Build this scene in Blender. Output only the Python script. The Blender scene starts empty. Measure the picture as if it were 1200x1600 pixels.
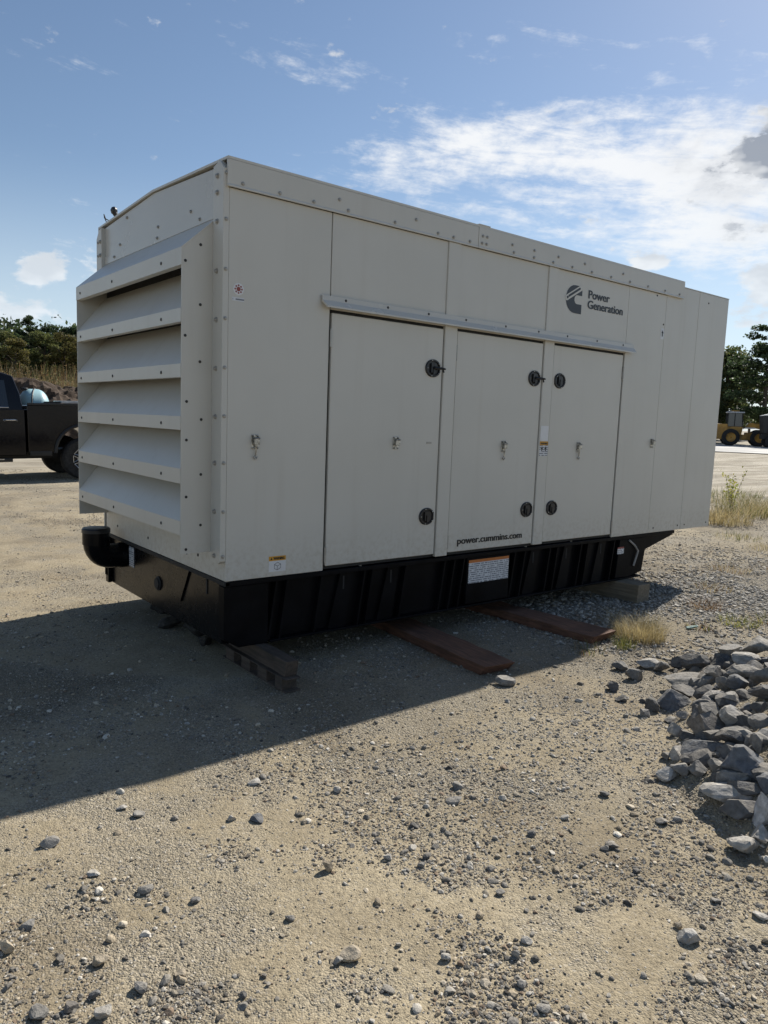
import bpy, bmesh, math, random
import numpy as np
from mathutils import Vector, Matrix, Quaternion

# ------------------------------------------------------------------ camera, sky, sun, exposure
scene = bpy.context.scene
COL = scene.collection
rad = math.radians
CAM = Vector((-1.9585, -3.9190, 1.5818))
RM = ((0.78245467, 0.04738886, -0.62090175), (-0.62160026, 0.1188756, -0.77426204), (0.03711868, 0.99177764, 0.1224717))
cd = bpy.data.cameras.new('camera'); cam = bpy.data.objects.new('camera', cd); COL.objects.link(cam)
cam.matrix_world = Matrix.Translation(CAM) @ Matrix(RM).to_4x4()
cd.sensor_fit = 'VERTICAL'; cd.sensor_height = 36.0; cd.lens = 1153 / 1600 * 36
cd.clip_start = 0.05; cd.clip_end = 6000
scene.camera = cam

SUN_AZ, SUN_EL = 15.1, 39.3          # degrees, azimuth measured from +X towards +Y
SKY_STRENGTH, SUN_STRENGTH, EXPOSURE = 0.076, 5.0, 0.44
scene.view_settings.view_transform = 'Standard'; scene.view_settings.look = 'None'
scene.view_settings.exposure = EXPOSURE; scene.view_settings.gamma = 1.0
scene.view_settings.use_curve_mapping = False


class X:
    """a value inside a node tree; arithmetic on it adds Math nodes"""
    def __init__(s, nt, sock): s.nt, s.s = nt, sock
    def op(s, o, *a, clamp=False):
        n = s.nt.nodes.new('ShaderNodeMath'); n.operation = o; n.use_clamp = clamp
        for i, v in enumerate((s,) + a):
            if isinstance(v, X): s.nt.links.new(v.s, n.inputs[i])
            else: n.inputs[i].default_value = v
        return X(s.nt, n.outputs[0])
    def __add__(s, o): return s.op('ADD', o)
    def __sub__(s, o): return s.op('SUBTRACT', o)
    def __mul__(s, o): return s.op('MULTIPLY', o)
    def __truediv__(s, o): return s.op('DIVIDE', o)
    def sm(s, a, b):
        n = s.nt.nodes.new('ShaderNodeMapRange'); n.interpolation_type = 'SMOOTHSTEP'
        s.nt.links.new(s.s, n.inputs[0]); n.inputs[1].default_value = a; n.inputs[2].default_value = b
        return X(s.nt, n.outputs[0])


def new(nt, t, **kw):
    n = nt.nodes.new(t)
    for k, v in kw.items(): setattr(n, k, v)
    return n
def comb(nt, x, y, z=0.0):
    n = new(nt, 'ShaderNodeCombineXYZ')
    for i, v in enumerate((x, y, z)):
        if isinstance(v, X): nt.links.new(v.s, n.inputs[i])
        else: n.inputs[i].default_value = v
    return X(nt, n.outputs[0])
def noise(nt, vec, scale, detail=4, rough=0.55, dist=0.0):
    n = new(nt, 'ShaderNodeTexNoise'); n.inputs['Scale'].default_value = scale; n.inputs['Detail'].default_value = detail
    n.inputs['Roughness'].default_value = rough; n.inputs['Distortion'].default_value = dist
    if vec is not None: nt.links.new(vec.s, n.inputs['Vector'])
    return X(nt, n.outputs[0])
def mix(nt, f, a, b):
    n = new(nt, 'ShaderNodeMix', data_type='RGBA')
    for i, v in ((0, f), (6, a), (7, b)):
        if isinstance(v, X): nt.links.new(v.s, n.inputs[i])
        elif i == 0: n.inputs[0].default_value = v
        else: n.inputs[i].default_value = (*v, 1)
    return X(nt, n.outputs[2])


def make_world():
    w = bpy.data.worlds.new('World'); scene.world = w; w.use_nodes = True
    nt = w.node_tree; nt.nodes.clear()
    sky = new(nt, 'ShaderNodeTexSky', sky_type='NISHITA', sun_disc=False)
    sky.sun_elevation = rad(SUN_EL); sky.sun_rotation = rad(90 - SUN_AZ)
    sky.altitude = 50; sky.air_density = 1.0; sky.dust_density = 0.25; sky.ozone_density = 1.6
    tc = new(nt, 'ShaderNodeTexCoord'); sp = new(nt, 'ShaderNodeSeparateXYZ'); nt.links.new(tc.outputs['Generated'], sp.inputs[0])
    x, y, z = (X(nt, sp.outputs[i]) for i in range(3))
    az = y.op('ARCTAN2', x) * (180 / math.pi)          # degrees from +X towards +Y
    el = z.op('ARCSINE') * (180 / math.pi)
    # streaky high cloud: noise stretched along the wind, seen through a flat layer high overhead
    t = z.op('MAXIMUM', 0.02) + 0.10
    u, v = x / t, y / t
    c, s = math.cos(rad(118)), math.sin(rad(118))
    p = comb(nt, (u * c + v * s) * 0.42, (v * c - u * s) * 1.25)
    n1 = noise(nt, p, 1.6, 6, 0.62, 0.55)
    n2 = noise(nt, comb(nt, u, v, 3.3), 2.6, 5, 0.6, 0.0)
    nb = noise(nt, comb(nt, az * 0.26, el * 0.50, 4.1), 1.0, 6, 0.60, 0.0)   # puffy low cumulus
    def blob(a0, e0, ra, re, g, tilt=0.0):
        ca, sa = math.cos(rad(tilt)), math.sin(rad(tilt))
        da, de = az - a0, el - e0
        q = ((da * ca + de * sa) / ra).op('POWER', 2.0) + ((de * ca - da * sa) / re).op('POWER', 2.0)
        return (q * -1.0).op('EXPONENT') * g
    cirrus = None
    for b in CIRRUS:
        bb = blob(*b); cirrus = bb if cirrus is None else cirrus + bb
    cum = None
    for b in CUMULUS:
        bb = blob(*b); cum = bb if cum is None else cum + bb
    n3 = noise(nt, comb(nt, (az * .9 + el * .15) * .13, (el - az * .12) * .70, 5.1), 1.0, 6, .64, .5)
    n4 = noise(nt, comb(nt, (az + el * .4) * .55, (el - az * .10) * 1.1, 2.2), 1.0, 5, .65, .2)
    m1 = ((n1 * 0.25 + n3 * 0.45 + n4 * .30 - .5) * 2.3 + cirrus * 1.08 + .31).sm(0.44, 1.0)
    low = el.sm(1.0, 8.0) * (el * -1.0).sm(-26.0, -9.0)
    m2 = ((nb - .5) * 2.4 + cum * 2.3 + .14 + low * 0.04).sm(0.50, 0.80)
    # brightness inside the clouds varies with their own thickness
    thick = noise(nt, comb(nt, az * 0.26 + 0.1, el * 0.50 - 0.35, 4.1), 1.0, 3, 0.6, 0.0)
    dark = (blob(26.4, 18.0, 4.6, 2.3, 1.1, -6) + blob(26.0, 13.4, 3.0, .9, .5)) * nb.sm(0.24, 0.62)
    shade = (thick.sm(0.34, 0.64) * (dark * .75 + .40) + dark * 0.42).op('MINIMUM', 0.97)
    ccol = mix(nt, shade, (8.8, 8.95, 9.1), (3.0, 3.4, 4.1))
    col = mix(nt, m1 * 0.92, X(nt, sky.outputs[0]), (9.4, 9.5, 9.6))
    col = mix(nt, (m2 * 0.93 + dark * 0.8).op('MINIMUM', 0.95), col, ccol)
    col = mix(nt, (el * -1.0).sm(-18.0, 1.0) * .75, col, (7.0, 8.2, 9.3))    # pale air near the horizon
    bg = new(nt, 'ShaderNodeBackground'); nt.links.new(col.s, bg.inputs[0]); bg.inputs[1].default_value = SKY_STRENGTH
    out = new(nt, 'ShaderNodeOutputWorld'); nt.links.new(bg.outputs[0], out.inputs[0])


# cloud banks: azimuth, elevation, half-widths in degrees, gain, tilt
CIRRUS = [(35, 18.2, 12, 3.6, .44, 6), (28, 16.0, 6, 5.0, .38, 0), (46.5, 19.4, 5.5, 2.0, .28, 8), (57.8, 23.6, 5.0, 1.1, .21, 8), (73.0, 21.7, 3.6, .6, .23, 0), (28, 12.6, 8, 1.8, .30, 4), (51, 17.2, 4.5, 1.5, .24, 8), (42, 15.0, 5, 1.6, .24, 6)]
CUMULUS = [(26.2, 18.2, 4.2, 2.5, .28), (75.2, 9.7, 3.4, 1.3, .28), (78.2, 6.0, 5.5, 1.8, .29), (24.6, 9.2, 3.2, 1.8, .31), (33.0, 11.6, 2.2, .8, .24), (26.0, 13.2, 4.5, 1.0, .18)]
make_world()
scene.world.cycles.sampling_method = 'NONE'      # the sky is smooth: plain bounces find it fast enough
sd = bpy.data.lights.new('sun', 'SUN'); sun = bpy.data.objects.new('sun', sd); COL.objects.link(sun)
sd.energy = SUN_STRENGTH; sd.angle = rad(0.53); sd.color = (1.0, 0.955, 0.88)
SDIR = Vector((math.cos(rad(SUN_EL)) * math.cos(rad(SUN_AZ)), math.cos(rad(SUN_EL)) * math.sin(rad(SUN_AZ)), math.sin(rad(SUN_EL))))
sun.rotation_euler = (-SDIR).to_track_quat('-Z', 'Y').to_euler(); sun.location = SDIR * 30

# ------------------------------------------------------------------ helpers
rng = np.random.default_rng(7)
random.seed(7)

def _hash(i, j, s):
    h = (i.astype(np.int64) * 374761393 + j.astype(np.int64) * 668265263 + s * 982451653) & 0x7fffffff
    h = ((h ^ (h >> 13)) * 1274126177) & 0x7fffffff
    return ((h ^ (h >> 16)) & 0xffff) / 65535.0
def vnoise(x, y, s=0):
    x = np.asarray(x, float); y = np.asarray(y, float)
    i, j = np.floor(x), np.floor(y); fx, fy = x - i, y - j
    fx = fx * fx * (3 - 2 * fx); fy = fy * fy * (3 - 2 * fy)
    a, b, c, d = _hash(i, j, s), _hash(i + 1, j, s), _hash(i, j + 1, s), _hash(i + 1, j + 1, s)
    return (a * (1 - fx) + b * fx) * (1 - fy) + (c * (1 - fx) + d * fx) * fy
def fbm(x, y, s=0, o=4):
    t, a = 0, .5
    for k in range(o): t = t + a * vnoise(x * 2 ** k, y * 2 ** k, s + k * 17); a *= .5
    return t
def sstep(a, b, x):
    t = np.clip((np.asarray(x, float) - a) / (b - a), 0, 1); return t * t * (3 - 2 * t)

def heap(x, y):
    """height of the rubble heap beside the yard: rises from its foot, falls again behind"""
    d1 = (x - 2.7) * .49 - (y + 1.35) * .871; d2 = (x - 1.1) * .864 - (y + 2.25) * .504
    h = np.minimum(np.minimum(.62 * d1, .62 * d2), np.minimum(.55 * (1.45 - d1), .8 * (2.98 - x)))
    return np.clip(h, 0, .33)
def terrain(x, y, fine=True):
    x = np.asarray(x, float); y = np.asarray(y, float)
    dx, dy = x - CAM.x, y - CAM.y
    r = np.hypot(dx, dy); a = np.degrees(np.arctan2(dy, dx))
    z = sstep(6, 14, r) * (.055 + .0053 * np.minimum(r, 110))
    z = z + 4.2 * sstep(52, 92, r) * sstep(62, 70, a) * (1 - sstep(105, 125, a))
    z = z + 1.5 * sstep(92, 140, r) * (1 - sstep(60, 70, a)) * sstep(0, 12, a)
    z = z + heap(x, y) * .80
    if fine:
        pad = 1 - np.clip(1.25 - np.maximum(np.maximum(-.3 - x, x - 5.5), np.maximum(-.95 - y, y - 2.4)) * 2, 0, 1)
        amp = sstep(1.0, 3.0, r)
        z = z + pad * ((fbm(x * .7, y * .7, 3) - .47) * .05 * amp + (fbm(x * 4, y * 4, 9) - .47) * .018)
        z = z + (fbm(x * 14, y * 14, 21, 3) - .44) * .006 * (1 - sstep(10, 20, r))
    return z
def gz(x, y): return float(terrain(np.array([x]), np.array([y]))[0])

def np_mesh(name, V, F, smooth=False, colors=None):
    """V (n,3), F (m,k) arrays -> mesh; colors per vertex (n,3)"""
    me = bpy.data.meshes.new(name); V = np.ascontiguousarray(V, np.float32); F = np.ascontiguousarray(F, np.int32)
    m, k = F.shape
    me.vertices.add(len(V)); me.vertices.foreach_set('co', V.ravel())
    me.loops.add(m * k); me.loops.foreach_set('vertex_index', F.ravel())
    me.polygons.add(m); me.polygons.foreach_set('loop_start', np.arange(0, m * k, k, dtype=np.int32))
    me.polygons.foreach_set('use_smooth', np.full(m, smooth))
    me.update(calc_edges=True)
    if colors is not None:
        at = me.color_attributes.new('tone', 'FLOAT_COLOR', 'POINT')
        at.data.foreach_set('color', np.concatenate([colors, np.ones((len(V), 1))], 1).astype(np.float32).ravel())
    return me

def link(name, data, mat=None, parent=None, loc=None):
    o = bpy.data.objects.new(name, data); COL.objects.link(o)
    if mat is not None and data is not None and not data.materials: data.materials.append(mat)
    if parent is not None: o.parent = parent
    if loc is not None: o.location = loc
    return o
def tag(o, label=None, cat=None, group=None, kind=None):
    if label: o['label'] = label
    if cat: o['category'] = cat
    if group: o['group'] = group
    if kind: o['kind'] = kind
    return o
def root(name, loc, label, cat, group=None, rz=0.0):
    o = bpy.data.objects.new(name, None); COL.objects.link(o); o.location = loc; o.rotation_euler = (0, 0, rz)
    o.empty_display_size = .2
    return tag(o, label, cat, group)


class MB:
    """collects simple solids into one mesh"""
    def __init__(s): s.v, s.f = [], []
    def add(s, vs, fs):
        o = len(s.v); s.v += [tuple(p) for p in vs]; s.f += [tuple(i + o for i in f) for f in fs]; return s
    def box(s, x0, x1, y0, y1, z0, z1):
        return s.add([(x0, y0, z0), (x1, y0, z0), (x1, y1, z0), (x0, y1, z0), (x0, y0, z1), (x1, y0, z1), (x1, y1, z1), (x0, y1, z1)],
                     [(3, 2, 1, 0), (4, 5, 6, 7), (0, 1, 5, 4), (1, 2, 6, 5), (2, 3, 7, 6), (3, 0, 4, 7)])
    def prism(s, pts, axis, a, b):
        """polygon in the two other axes extruded along axis from a to b"""
        n = len(pts)
        def P(p, t): return {'x': (t, p[0], p[1]), 'y': (p[0], t, p[1]), 'z': (p[0], p[1], t)}[axis]
        return s.add([P(p, a) for p in pts] + [P(p, b) for p in pts],
                     [tuple(range(n))[::-1], tuple(range(n, 2 * n))] + [(i, (i + 1) % n, n + (i + 1) % n, n + i) for i in range(n)])
    def tube(s, pts, r, n=12, cap=True, r1=None):
        pts = [Vector(p) for p in pts]; m = len(pts); rs = r if isinstance(r, (list, tuple)) else [r + ((r1 if r1 is not None else r) - r) * i / max(1, m - 1) for i in range(m)]
        t0 = (pts[1] - pts[0]).normalized(); up = Vector((0, 0, 1)) if abs(t0.z) < .9 else Vector((1, 0, 0))
        a = t0.cross(up).normalized(); vs = []
        for i, p in enumerate(pts):
            t = (pts[min(i + 1, m - 1)] - pts[max(i - 1, 0)]).normalized()
            a = (a - t * a.dot(t)).normalized(); b = t.cross(a)
            for k in range(n):
                th = 2 * math.pi * k / n; vs.append(p + (a * math.cos(th) + b * math.sin(th)) * rs[i])
        fs = [(i * n + k, i * n + (k + 1) % n, (i + 1) * n + (k + 1) % n, (i + 1) * n + k) for i in range(m - 1) for k in range(n)]
        if cap: fs += [tuple(range(n))[::-1], tuple(range((m - 1) * n, m * n))]
        return s.add(vs, fs)
    def lathe(s, prof, c=(0, 0, 0), axis='z', n=24, cap=True):
        """prof: (radius, height) pairs about an axis through c"""
        vs = []
        for r, h in prof:
            for k in range(n):
                th = 2 * math.pi * k / n; p, q = r * math.cos(th), r * math.sin(th)
                d = {'z': (p, q, h), 'y': (p, h, q), 'x': (h, p, q)}[axis]
                vs.append((c[0] + d[0], c[1] + d[1], c[2] + d[2]))
        m = len(prof)
        fs = [(i * n + k, i * n + (k + 1) % n, (i + 1) * n + (k + 1) % n, (i + 1) * n + k) for i in range(m - 1) for k in range(n)]
        if cap: fs += [tuple(range(n))[::-1], tuple(range((m - 1) * n, m * n))]
        return s.add(vs, fs)
    def mesh(s, name, bevel=0, seg=2, smooth=False):
        me = bpy.data.meshes.new(name); me.from_pydata(s.v, [], s.f)
        bm = bmesh.new(); bm.from_mesh(me)
        bmesh.ops.recalc_face_normals(bm, faces=bm.faces)
        if bevel:
            ed = [e for e in bm.edges if len(e.link_faces) == 2 and e.calc_face_angle(0) > .5]
            bmesh.ops.bevel(bm, geom=ed, offset=bevel, segments=seg, affect='EDGES', profile=.7, clamp_overlap=True)
        if smooth:
            for f in bm.faces: f.smooth = True
            for e in bm.edges:
                if len(e.link_faces) == 2 and e.calc_face_angle(0) > .6: e.smooth = False
        bm.to_mesh(me); bm.free(); return me
    def build(s, name, mat, parent=None, bevel=0, seg=2, smooth=False, label=None, kind=None):
        o = link(name, s.mesh(name, bevel, seg, smooth), mat, parent)
        if label: o['label'] = label
        if kind: o['kind'] = kind
        return o

def text_mesh(txt, height, embolden=0.0, xs=1.0, spacing=1.0):
    """flat lettering in the XZ plane facing -Y, origin at its lower left, cap height given"""
    cu = bpy.data.curves.new('lettering', 'FONT'); cu.body = txt; cu.size = 1; cu.offset = embolden; cu.space_character = spacing
    cu.resolution_u = 3; cu.extrude = 0.0
    ob = bpy.data.objects.new('lettering', cu); COL.objects.link(ob)
    dg = bpy.context.evaluated_depsgraph_get(); me = bpy.data.meshes.new_from_object(ob.evaluated_get(dg))
    bpy.data.objects.remove(ob); bpy.data.curves.remove(cu)
    k = height / 0.70
    co = np.zeros(len(me.vertices) * 3, np.float32); me.vertices.foreach_get('co', co); co = co.reshape(-1, 3)
    out = np.stack([(co[:, 0] - co[:, 0].min()) * k * xs, np.zeros(len(co)), co[:, 1] * k], 1)
    me.vertices.foreach_set('co', out.astype(np.float32).ravel()); me.update()
    return me, float(out[:, 0].max())

# ------------------------------------------------------------------ materials
def material(name, fn):
    m = bpy.data.materials.new(name); m.use_nodes = True; nt = m.node_tree
    b = nt.nodes['Principled BSDF']; fn(nt, b); return m
def setc(nt, b, key, v):
    if isinstance(v, X): nt.links.new(v.s, b.inputs[key])
    elif isinstance(v, tuple): b.inputs[key].default_value = (*v, 1)
    else: b.inputs[key].default_value = v
def bump(nt, b, h, strength=.3, dist=.01):
    n = new(nt, 'ShaderNodeBump'); n.inputs['Strength'].default_value = strength; n.inputs['Distance'].default_value = dist
    nt.links.new(h.s, n.inputs['Height']); nt.links.new(n.outputs[0], b.inputs['Normal'])
def pos(nt): return X(nt, new(nt, 'ShaderNodeNewGeometry').outputs['Position'])
def objc(nt): return X(nt, new(nt, 'ShaderNodeTexCoord').outputs['Object'])
def simple(name, col, rough=.5, metal=0.0, var=.12, scale=8.0, bmp=0.0, bscale=60.0):
    def fn(nt, b):
        p = objc(nt); n = noise(nt, p, scale, 5)
        c2 = tuple(max(0, c * (1 - var * 2)) for c in col); c3 = tuple(min(1, c * (1 + var)) for c in col)
        setc(nt, b, 'Base Color', mix(nt, n.sm(.3, .7), c2, c3)); setc(nt, b, 'Metallic', metal)
        setc(nt, b, 'Roughness', (noise(nt, p, scale * 2.3, 4) - .5) * .25 + rough)
        if bmp: bump(nt, b, noise(nt, p, bscale, 4), bmp, .004)
    return material(name, fn)

def _paint(nt, b):
    p = pos(nt); sp = new(nt, 'ShaderNodeSeparateXYZ'); nt.links.new(p.s, sp.inputs[0]); x, y, z = (X(nt, sp.outputs[i]) for i in range(3))
    streak = noise(nt, comb(nt, x * 9.0, y * 9.0, z * .55), 1.0, 3, .6)
    blotch = noise(nt, p, 1.3, 3, .6)
    dust = noise(nt, p, 30, 4, .6)
    base = mix(nt, blotch.sm(.3, .7), (.545, .524, .468), (.575, .553, .497))
    base = mix(nt, streak.sm(.52, .80) * .24, base, (.45, .41, .34))
    base = mix(nt, (z * -1.0).sm(-.95, -.6) * dust.sm(.40, .7) * .38, base, (.36, .30, .21))   # dirt splashed up from the yard
    setc(nt, b, 'Base Color', base); setc(nt, b, 'Roughness', streak * .12 + dust * .12 + .26)
    b.inputs['Specular IOR Level'].default_value = .5
    bump(nt, b, noise(nt, p, 1.7, 1), .34, .014)
M = {}
M['paint'] = material('beige_powder_coat', _paint)
M['white_paint'] = simple('pale_edge_trim', (.545, .525, .475), .24, var=.015, scale=1.5)
M['gasket'] = simple('black_gasket', (.012, .012, .012), .7)
def _gloss(nt, b):
    p = pos(nt); n = noise(nt, p, 5, 6, .65); d = noise(nt, p, 40, 4)
    setc(nt, b, 'Base Color', mix(nt, (n * .6 + d * .4).sm(.55, .78) * .14, (.005, .005, .006), (.045, .038, .030)))
    setc(nt, b, 'Roughness', n * .3 + d * .15 + .02); bump(nt, b, noise(nt, p, 3, 3), .12, .01); b.inputs['Specular IOR Level'].default_value = .16
M['black'] = material('black_gloss_enamel', _gloss)
M['skid_black'] = simple('dull_black_enamel', (.006, .006, .007), .42, var=.2, scale=5); M['skid_black'].node_tree.nodes['Principled BSDF'].inputs['Specular IOR Level'].default_value = .07
M['plastic'] = simple('black_plastic', (.014, .014, .016), .38)
M['chrome'] = simple('zinc_plated_steel', (.42, .41, .38), .33, 1.0, var=.3, scale=60)
M['steel_bolt'] = simple('zinc_bolt', (.36, .345, .315), .36, .35)
M['screw'] = simple('dark_screw', (.03, .028, .026), .5)
M['ink'] = simple('dark_grey_vinyl', (.030, .033, .038), .45, var=.05)
M['ink_black'] = simple('black_vinyl', (.010, .010, .011), .45, var=.05)
M['rust_pipe'] = simple('rubber_hose', (.30, .29, .27), .6)
M['red'] = simple('red_print', (.26, .06, .05), .5, var=.05)
M['yellow'] = simple('orange_print', (.62, .30, .02), .5, var=.05)
M['orange'] = simple('rust_orange_print', (.52, .16, .03), .5, var=.05)
M['label'] = simple('white_label_film', (.66, .66, .66), .35, var=.05)
def _print(nt, b):
    p = pos(nt); sp = new(nt, 'ShaderNodeSeparateXYZ'); nt.links.new(p.s, sp.inputs[0]); x, y, z = (X(nt, sp.outputs[i]) for i in range(3))
    row = (z * 62.0).op('FRACT').sm(.42, .50)                       # lines of fine print
    rid = (z * 62.0).op('FLOOR')
    word = noise(nt, comb(nt, (x + y) * 55.0, rid * 3.7), 1.0, 2).sm(.40, .50)
    setc(nt, b, 'Base Color', mix(nt, row * word * .8, (.62, .63, .65), (.08, .09, .11))); setc(nt, b, 'Roughness', .4)
M['print'] = material('label_with_fine_print', _print)

def _ground(nt, b):
    p = pos(nt); sp = new(nt, 'ShaderNodeSeparateXYZ'); nt.links.new(p.s, sp.inputs[0]); x, y = X(nt, sp.outputs[0]), X(nt, sp.outputs[1])
    flat = comb(nt, x, y)
    dx, dy = x - CAM.x, y - CAM.y; r = (dx * dx + dy * dy).op('SQRT')
    big = noise(nt, flat, .55, 3, .6); mid = noise(nt, flat, 2.6, 4, .62); fine = noise(nt, flat, 45, 3, .65); grit = noise(nt, flat, 220, 2, .6)
    vo = new(nt, 'ShaderNodeTexVoronoi'); vo.inputs['Scale'].default_value = 75; nt.links.new(flat.s, vo.inputs['Vector'])
    vd = X(nt, vo.outputs['Distance']); vs = new(nt, 'ShaderNodeSeparateColor'); nt.links.new(vo.outputs['Color'], vs.inputs[0]); vc = X(nt, vs.outputs[0])
    sand = mix(nt, mid.sm(.3, .7), (.318, .264, .178), (.440, .372, .256))
    grey = mix(nt, fine.sm(.3, .7), (.17, .155, .13), (.33, .30, .25))
    gm = (big * .5 + mid * .5).sm(.45, .56)
    # crushed stone lies thicker beside the right-hand end of the machine
    crushed = ((x - 5.2).op('POWER', 2.0) * .10 + (y + .3).op('POWER', 2.0) * .35) * -1.0
    gm = (gm * .62 + crushed.op('EXPONENT') * .65).op('MINIMUM', 1.0)
    col = mix(nt, gm * .8, sand, grey)
    col = mix(nt, (fine * .5 + grit * .5).sm(.50, .62) * .62, col, (.13, .108, .078))
    col = mix(nt, (fine * .4 + grit * .6).op('MULTIPLY', -1.0).sm(-.44, -.34) * .35, col, (.50, .44, .33))
    damp = noise(nt, flat, .9, 4, .6, .3); col = mix(nt, damp.sm(.48, .64) * .62, col, (.19, .154, .105))      # damp, darker earth
    stone = mix(nt, vc, (.14, .135, .13), (.50, .46, .40))
    sm_ = (vc * 3.7).op('FRACT').sm(.45, .6) * (vd * -1.0).sm(-.42, -.30) * (gm * .6 + .35)
    col = mix(nt, sm_ * .85, col, stone)
    v2 = new(nt, 'ShaderNodeTexVoronoi'); v2.inputs['Scale'].default_value = 165; nt.links.new(flat.s, v2.inputs['Vector'])
    g2 = new(nt, 'ShaderNodeSeparateColor'); nt.links.new(v2.outputs['Color'], g2.inputs[0]); gr = X(nt, g2.outputs[1]); vd2 = X(nt, v2.outputs['Distance'])
    mm = new(nt, 'ShaderNodeMix', data_type='RGBA', blend_type='MULTIPLY'); mm.inputs[0].default_value = 1.0
    tone = mix(nt, (gr - .5) * (gm * .70 + .34) + .5, (.54, .53, .51), (1.36, 1.35, 1.33)); nt.links.new(col.s, mm.inputs[6]); nt.links.new(tone.s, mm.inputs[7]); col = X(nt, mm.outputs[2])
    # pale packed surface with wheel tracks farther out
    track = noise(nt, comb(nt, x * .22, y * 1.4), 1.0, 5, .6)
    far = r.sm(9.0, 26.0)
    pale = mix(nt, track.sm(.42, .60), (.30, .262, .20), (.46, .412, .328))
    col = mix(nt, far * .85, col, pale)
    hillm = r.sm(48.0, 60.0) * (y - x * 1.9).sm(2.0, 14.0)
    col = mix(nt, hillm, col, mix(nt, mid.sm(.35, .65), (.10, .075, .04), (.17, .13, .07)))
    setc(nt, b, 'Base Color', col); setc(nt, b, 'Roughness', .93); b.inputs['Specular IOR Level'].default_value = .15
    near = (r * -1.0).sm(-30.0, -8.0)
    h = fine * .40 + grit * .15 - vd * .45 * gm - vd2 * (gm * .30 + .11)
    bump(nt, b, h, .85, .022)
M['ground'] = material('sandy_gravel_ground', _ground)

def _toned(name, rough=.85, bs=60.0, bst=.5, trans=0.0, dust=0.0):
    def fn(nt, b):
        a = new(nt, 'ShaderNodeVertexColor'); a.layer_name = 'tone'; c = X(nt, a.outputs[0]); p = pos(nt)
        n = noise(nt, p, bs, 5, .65)
        k = mix(nt, n.sm(.25, .75), (.62, .62, .62), (1.22, 1.22, 1.22))
        mm = new(nt, 'ShaderNodeMix', data_type='RGBA', blend_type='MULTIPLY'); mm.inputs[0].default_value = 1
        nt.links.new(c.s, mm.inputs[6]); nt.links.new(k.s, mm.inputs[7]); cc = X(nt, mm.outputs[2])
        if dust:
            g = new(nt, 'ShaderNodeNewGeometry'); sp = new(nt, 'ShaderNodeSeparateXYZ'); nt.links.new(g.outputs['Normal'], sp.inputs[0])
            cc = mix(nt, X(nt, sp.outputs[2]).sm(.2, .95) * noise(nt, p, 14, 5, .6).sm(.35, .6) * dust, cc, (.40, .35, .27))
        setc(nt, b, 'Base Color', cc); setc(nt, b, 'Roughness', rough); b.inputs['Specular IOR Level'].default_value = .3
        if bst: bump(nt, b, n, bst, .01)
        if trans:
            t = new(nt, 'ShaderNodeBsdfTranslucent'); nt.links.new(cc.s, t.inputs[0])
            ms = new(nt, 'ShaderNodeMixShader'); ms.inputs[0].default_value = trans
            nt.links.new(b.outputs[0], ms.inputs[1]); nt.links.new(t.outputs[0], ms.inputs[2])
            nt.links.new(ms.outputs[0], nt.nodes['Material Output'].inputs[0])
    return material(name, fn)
M['pebble'] = _toned('gravel_stone', .85, 160, .3)
M['rock'] = _toned('quarry_rock', .82, 38, .9, dust=.30)
M['leaf'] = _toned('foliage', .55, 3, 0, trans=.55)
M['grass'] = _toned('dry_grass', .7, 20, 0, trans=.35)
def _wood(name, c1, c2, axis_scale=(1, 1, 1), rough=.85):
    def fn(nt, b):
        p = objc(nt); mp = new(nt, 'ShaderNodeMapping'); mp.inputs['Scale'].default_value = axis_scale; nt.links.new(p.s, mp.inputs[0]); q = X(nt, mp.outputs[0])
        n = noise(nt, q, 14, 7, .65, .4); m2 = noise(nt, p, 6, 5)
        col = mix(nt, n.sm(.3, .7), c1, c2); col = mix(nt, m2.sm(.5, .75) * .5, col, tuple(c * .45 for c in c1))
        setc(nt, b, 'Base Color', col); setc(nt, b, 'Roughness', rough); bump(nt, b, n * .8 + m2 * .4, .6, .008)
    return material(name, fn)
M['timber'] = _wood('weathered_timber', (.050, .037, .028), (.105, .078, .057), (3, .25, 3))
M['timber_pale'] = _wood('pale_weathered_timber', (.13, .108, .075), (.23, .19, .135), (3, .25, 3))
M['rusty'] = _wood('rust_brown_beam', (.085, .042, .026), (.20, .095, .056), (4, .35, 4), .82)
M['bark'] = _wood('bark', (.05, .04, .03), (.12, .095, .07), (6, 6, 1))
M['dirt'] = _wood('dark_dirt', (.030, .018, .010), (.075, .046, .026), (1, 1, 1), .95)
M['truck_paint'] = simple('black_truck_paint', (.006, .006, .008), .14, var=.1); M['truck_paint'].node_tree.nodes['Principled BSDF'].inputs['Specular IOR Level'].default_value = .34
M['truck_trim'] = simple('black_trim', (.012, .012, .012), .55)
M['rubber'] = simple('tyre_rubber', (.022, .021, .020), .85, var=.25, scale=20)
def _glass(nt, b):
    setc(nt, b, 'Base Color', (.015, .018, .022)); setc(nt, b, 'Roughness', .06); b.inputs['Specular IOR Level'].default_value = .8
M['dark_glass'] = material('tinted_glass', _glass)
M['alloy'] = simple('machined_alloy', (.60, .60, .60), .3, .9)
M['tank'] = simple('pale_teal_plastic', (.34, .52, .55), .45, var=.05)
M['loader_yellow'] = simple('loader_yellow', (.42, .22, .035), .5, var=.2, scale=2)
M['concrete'] = simple('pale_concrete', (.50, .48, .44), .9, var=.12, scale=.3)
M['white'] = simple('white_panel', (.68, .68, .66), .4, var=.05)
M['grey_plastic'] = simple('pale_grey_lid', (.42, .43, .44), .5)
M['red_lamp'] = simple('red_lens', (.20, .01, .01), .2)
M['teal'] = simple('teal_plastic_shard', (.16, .27, .24), .75)

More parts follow.
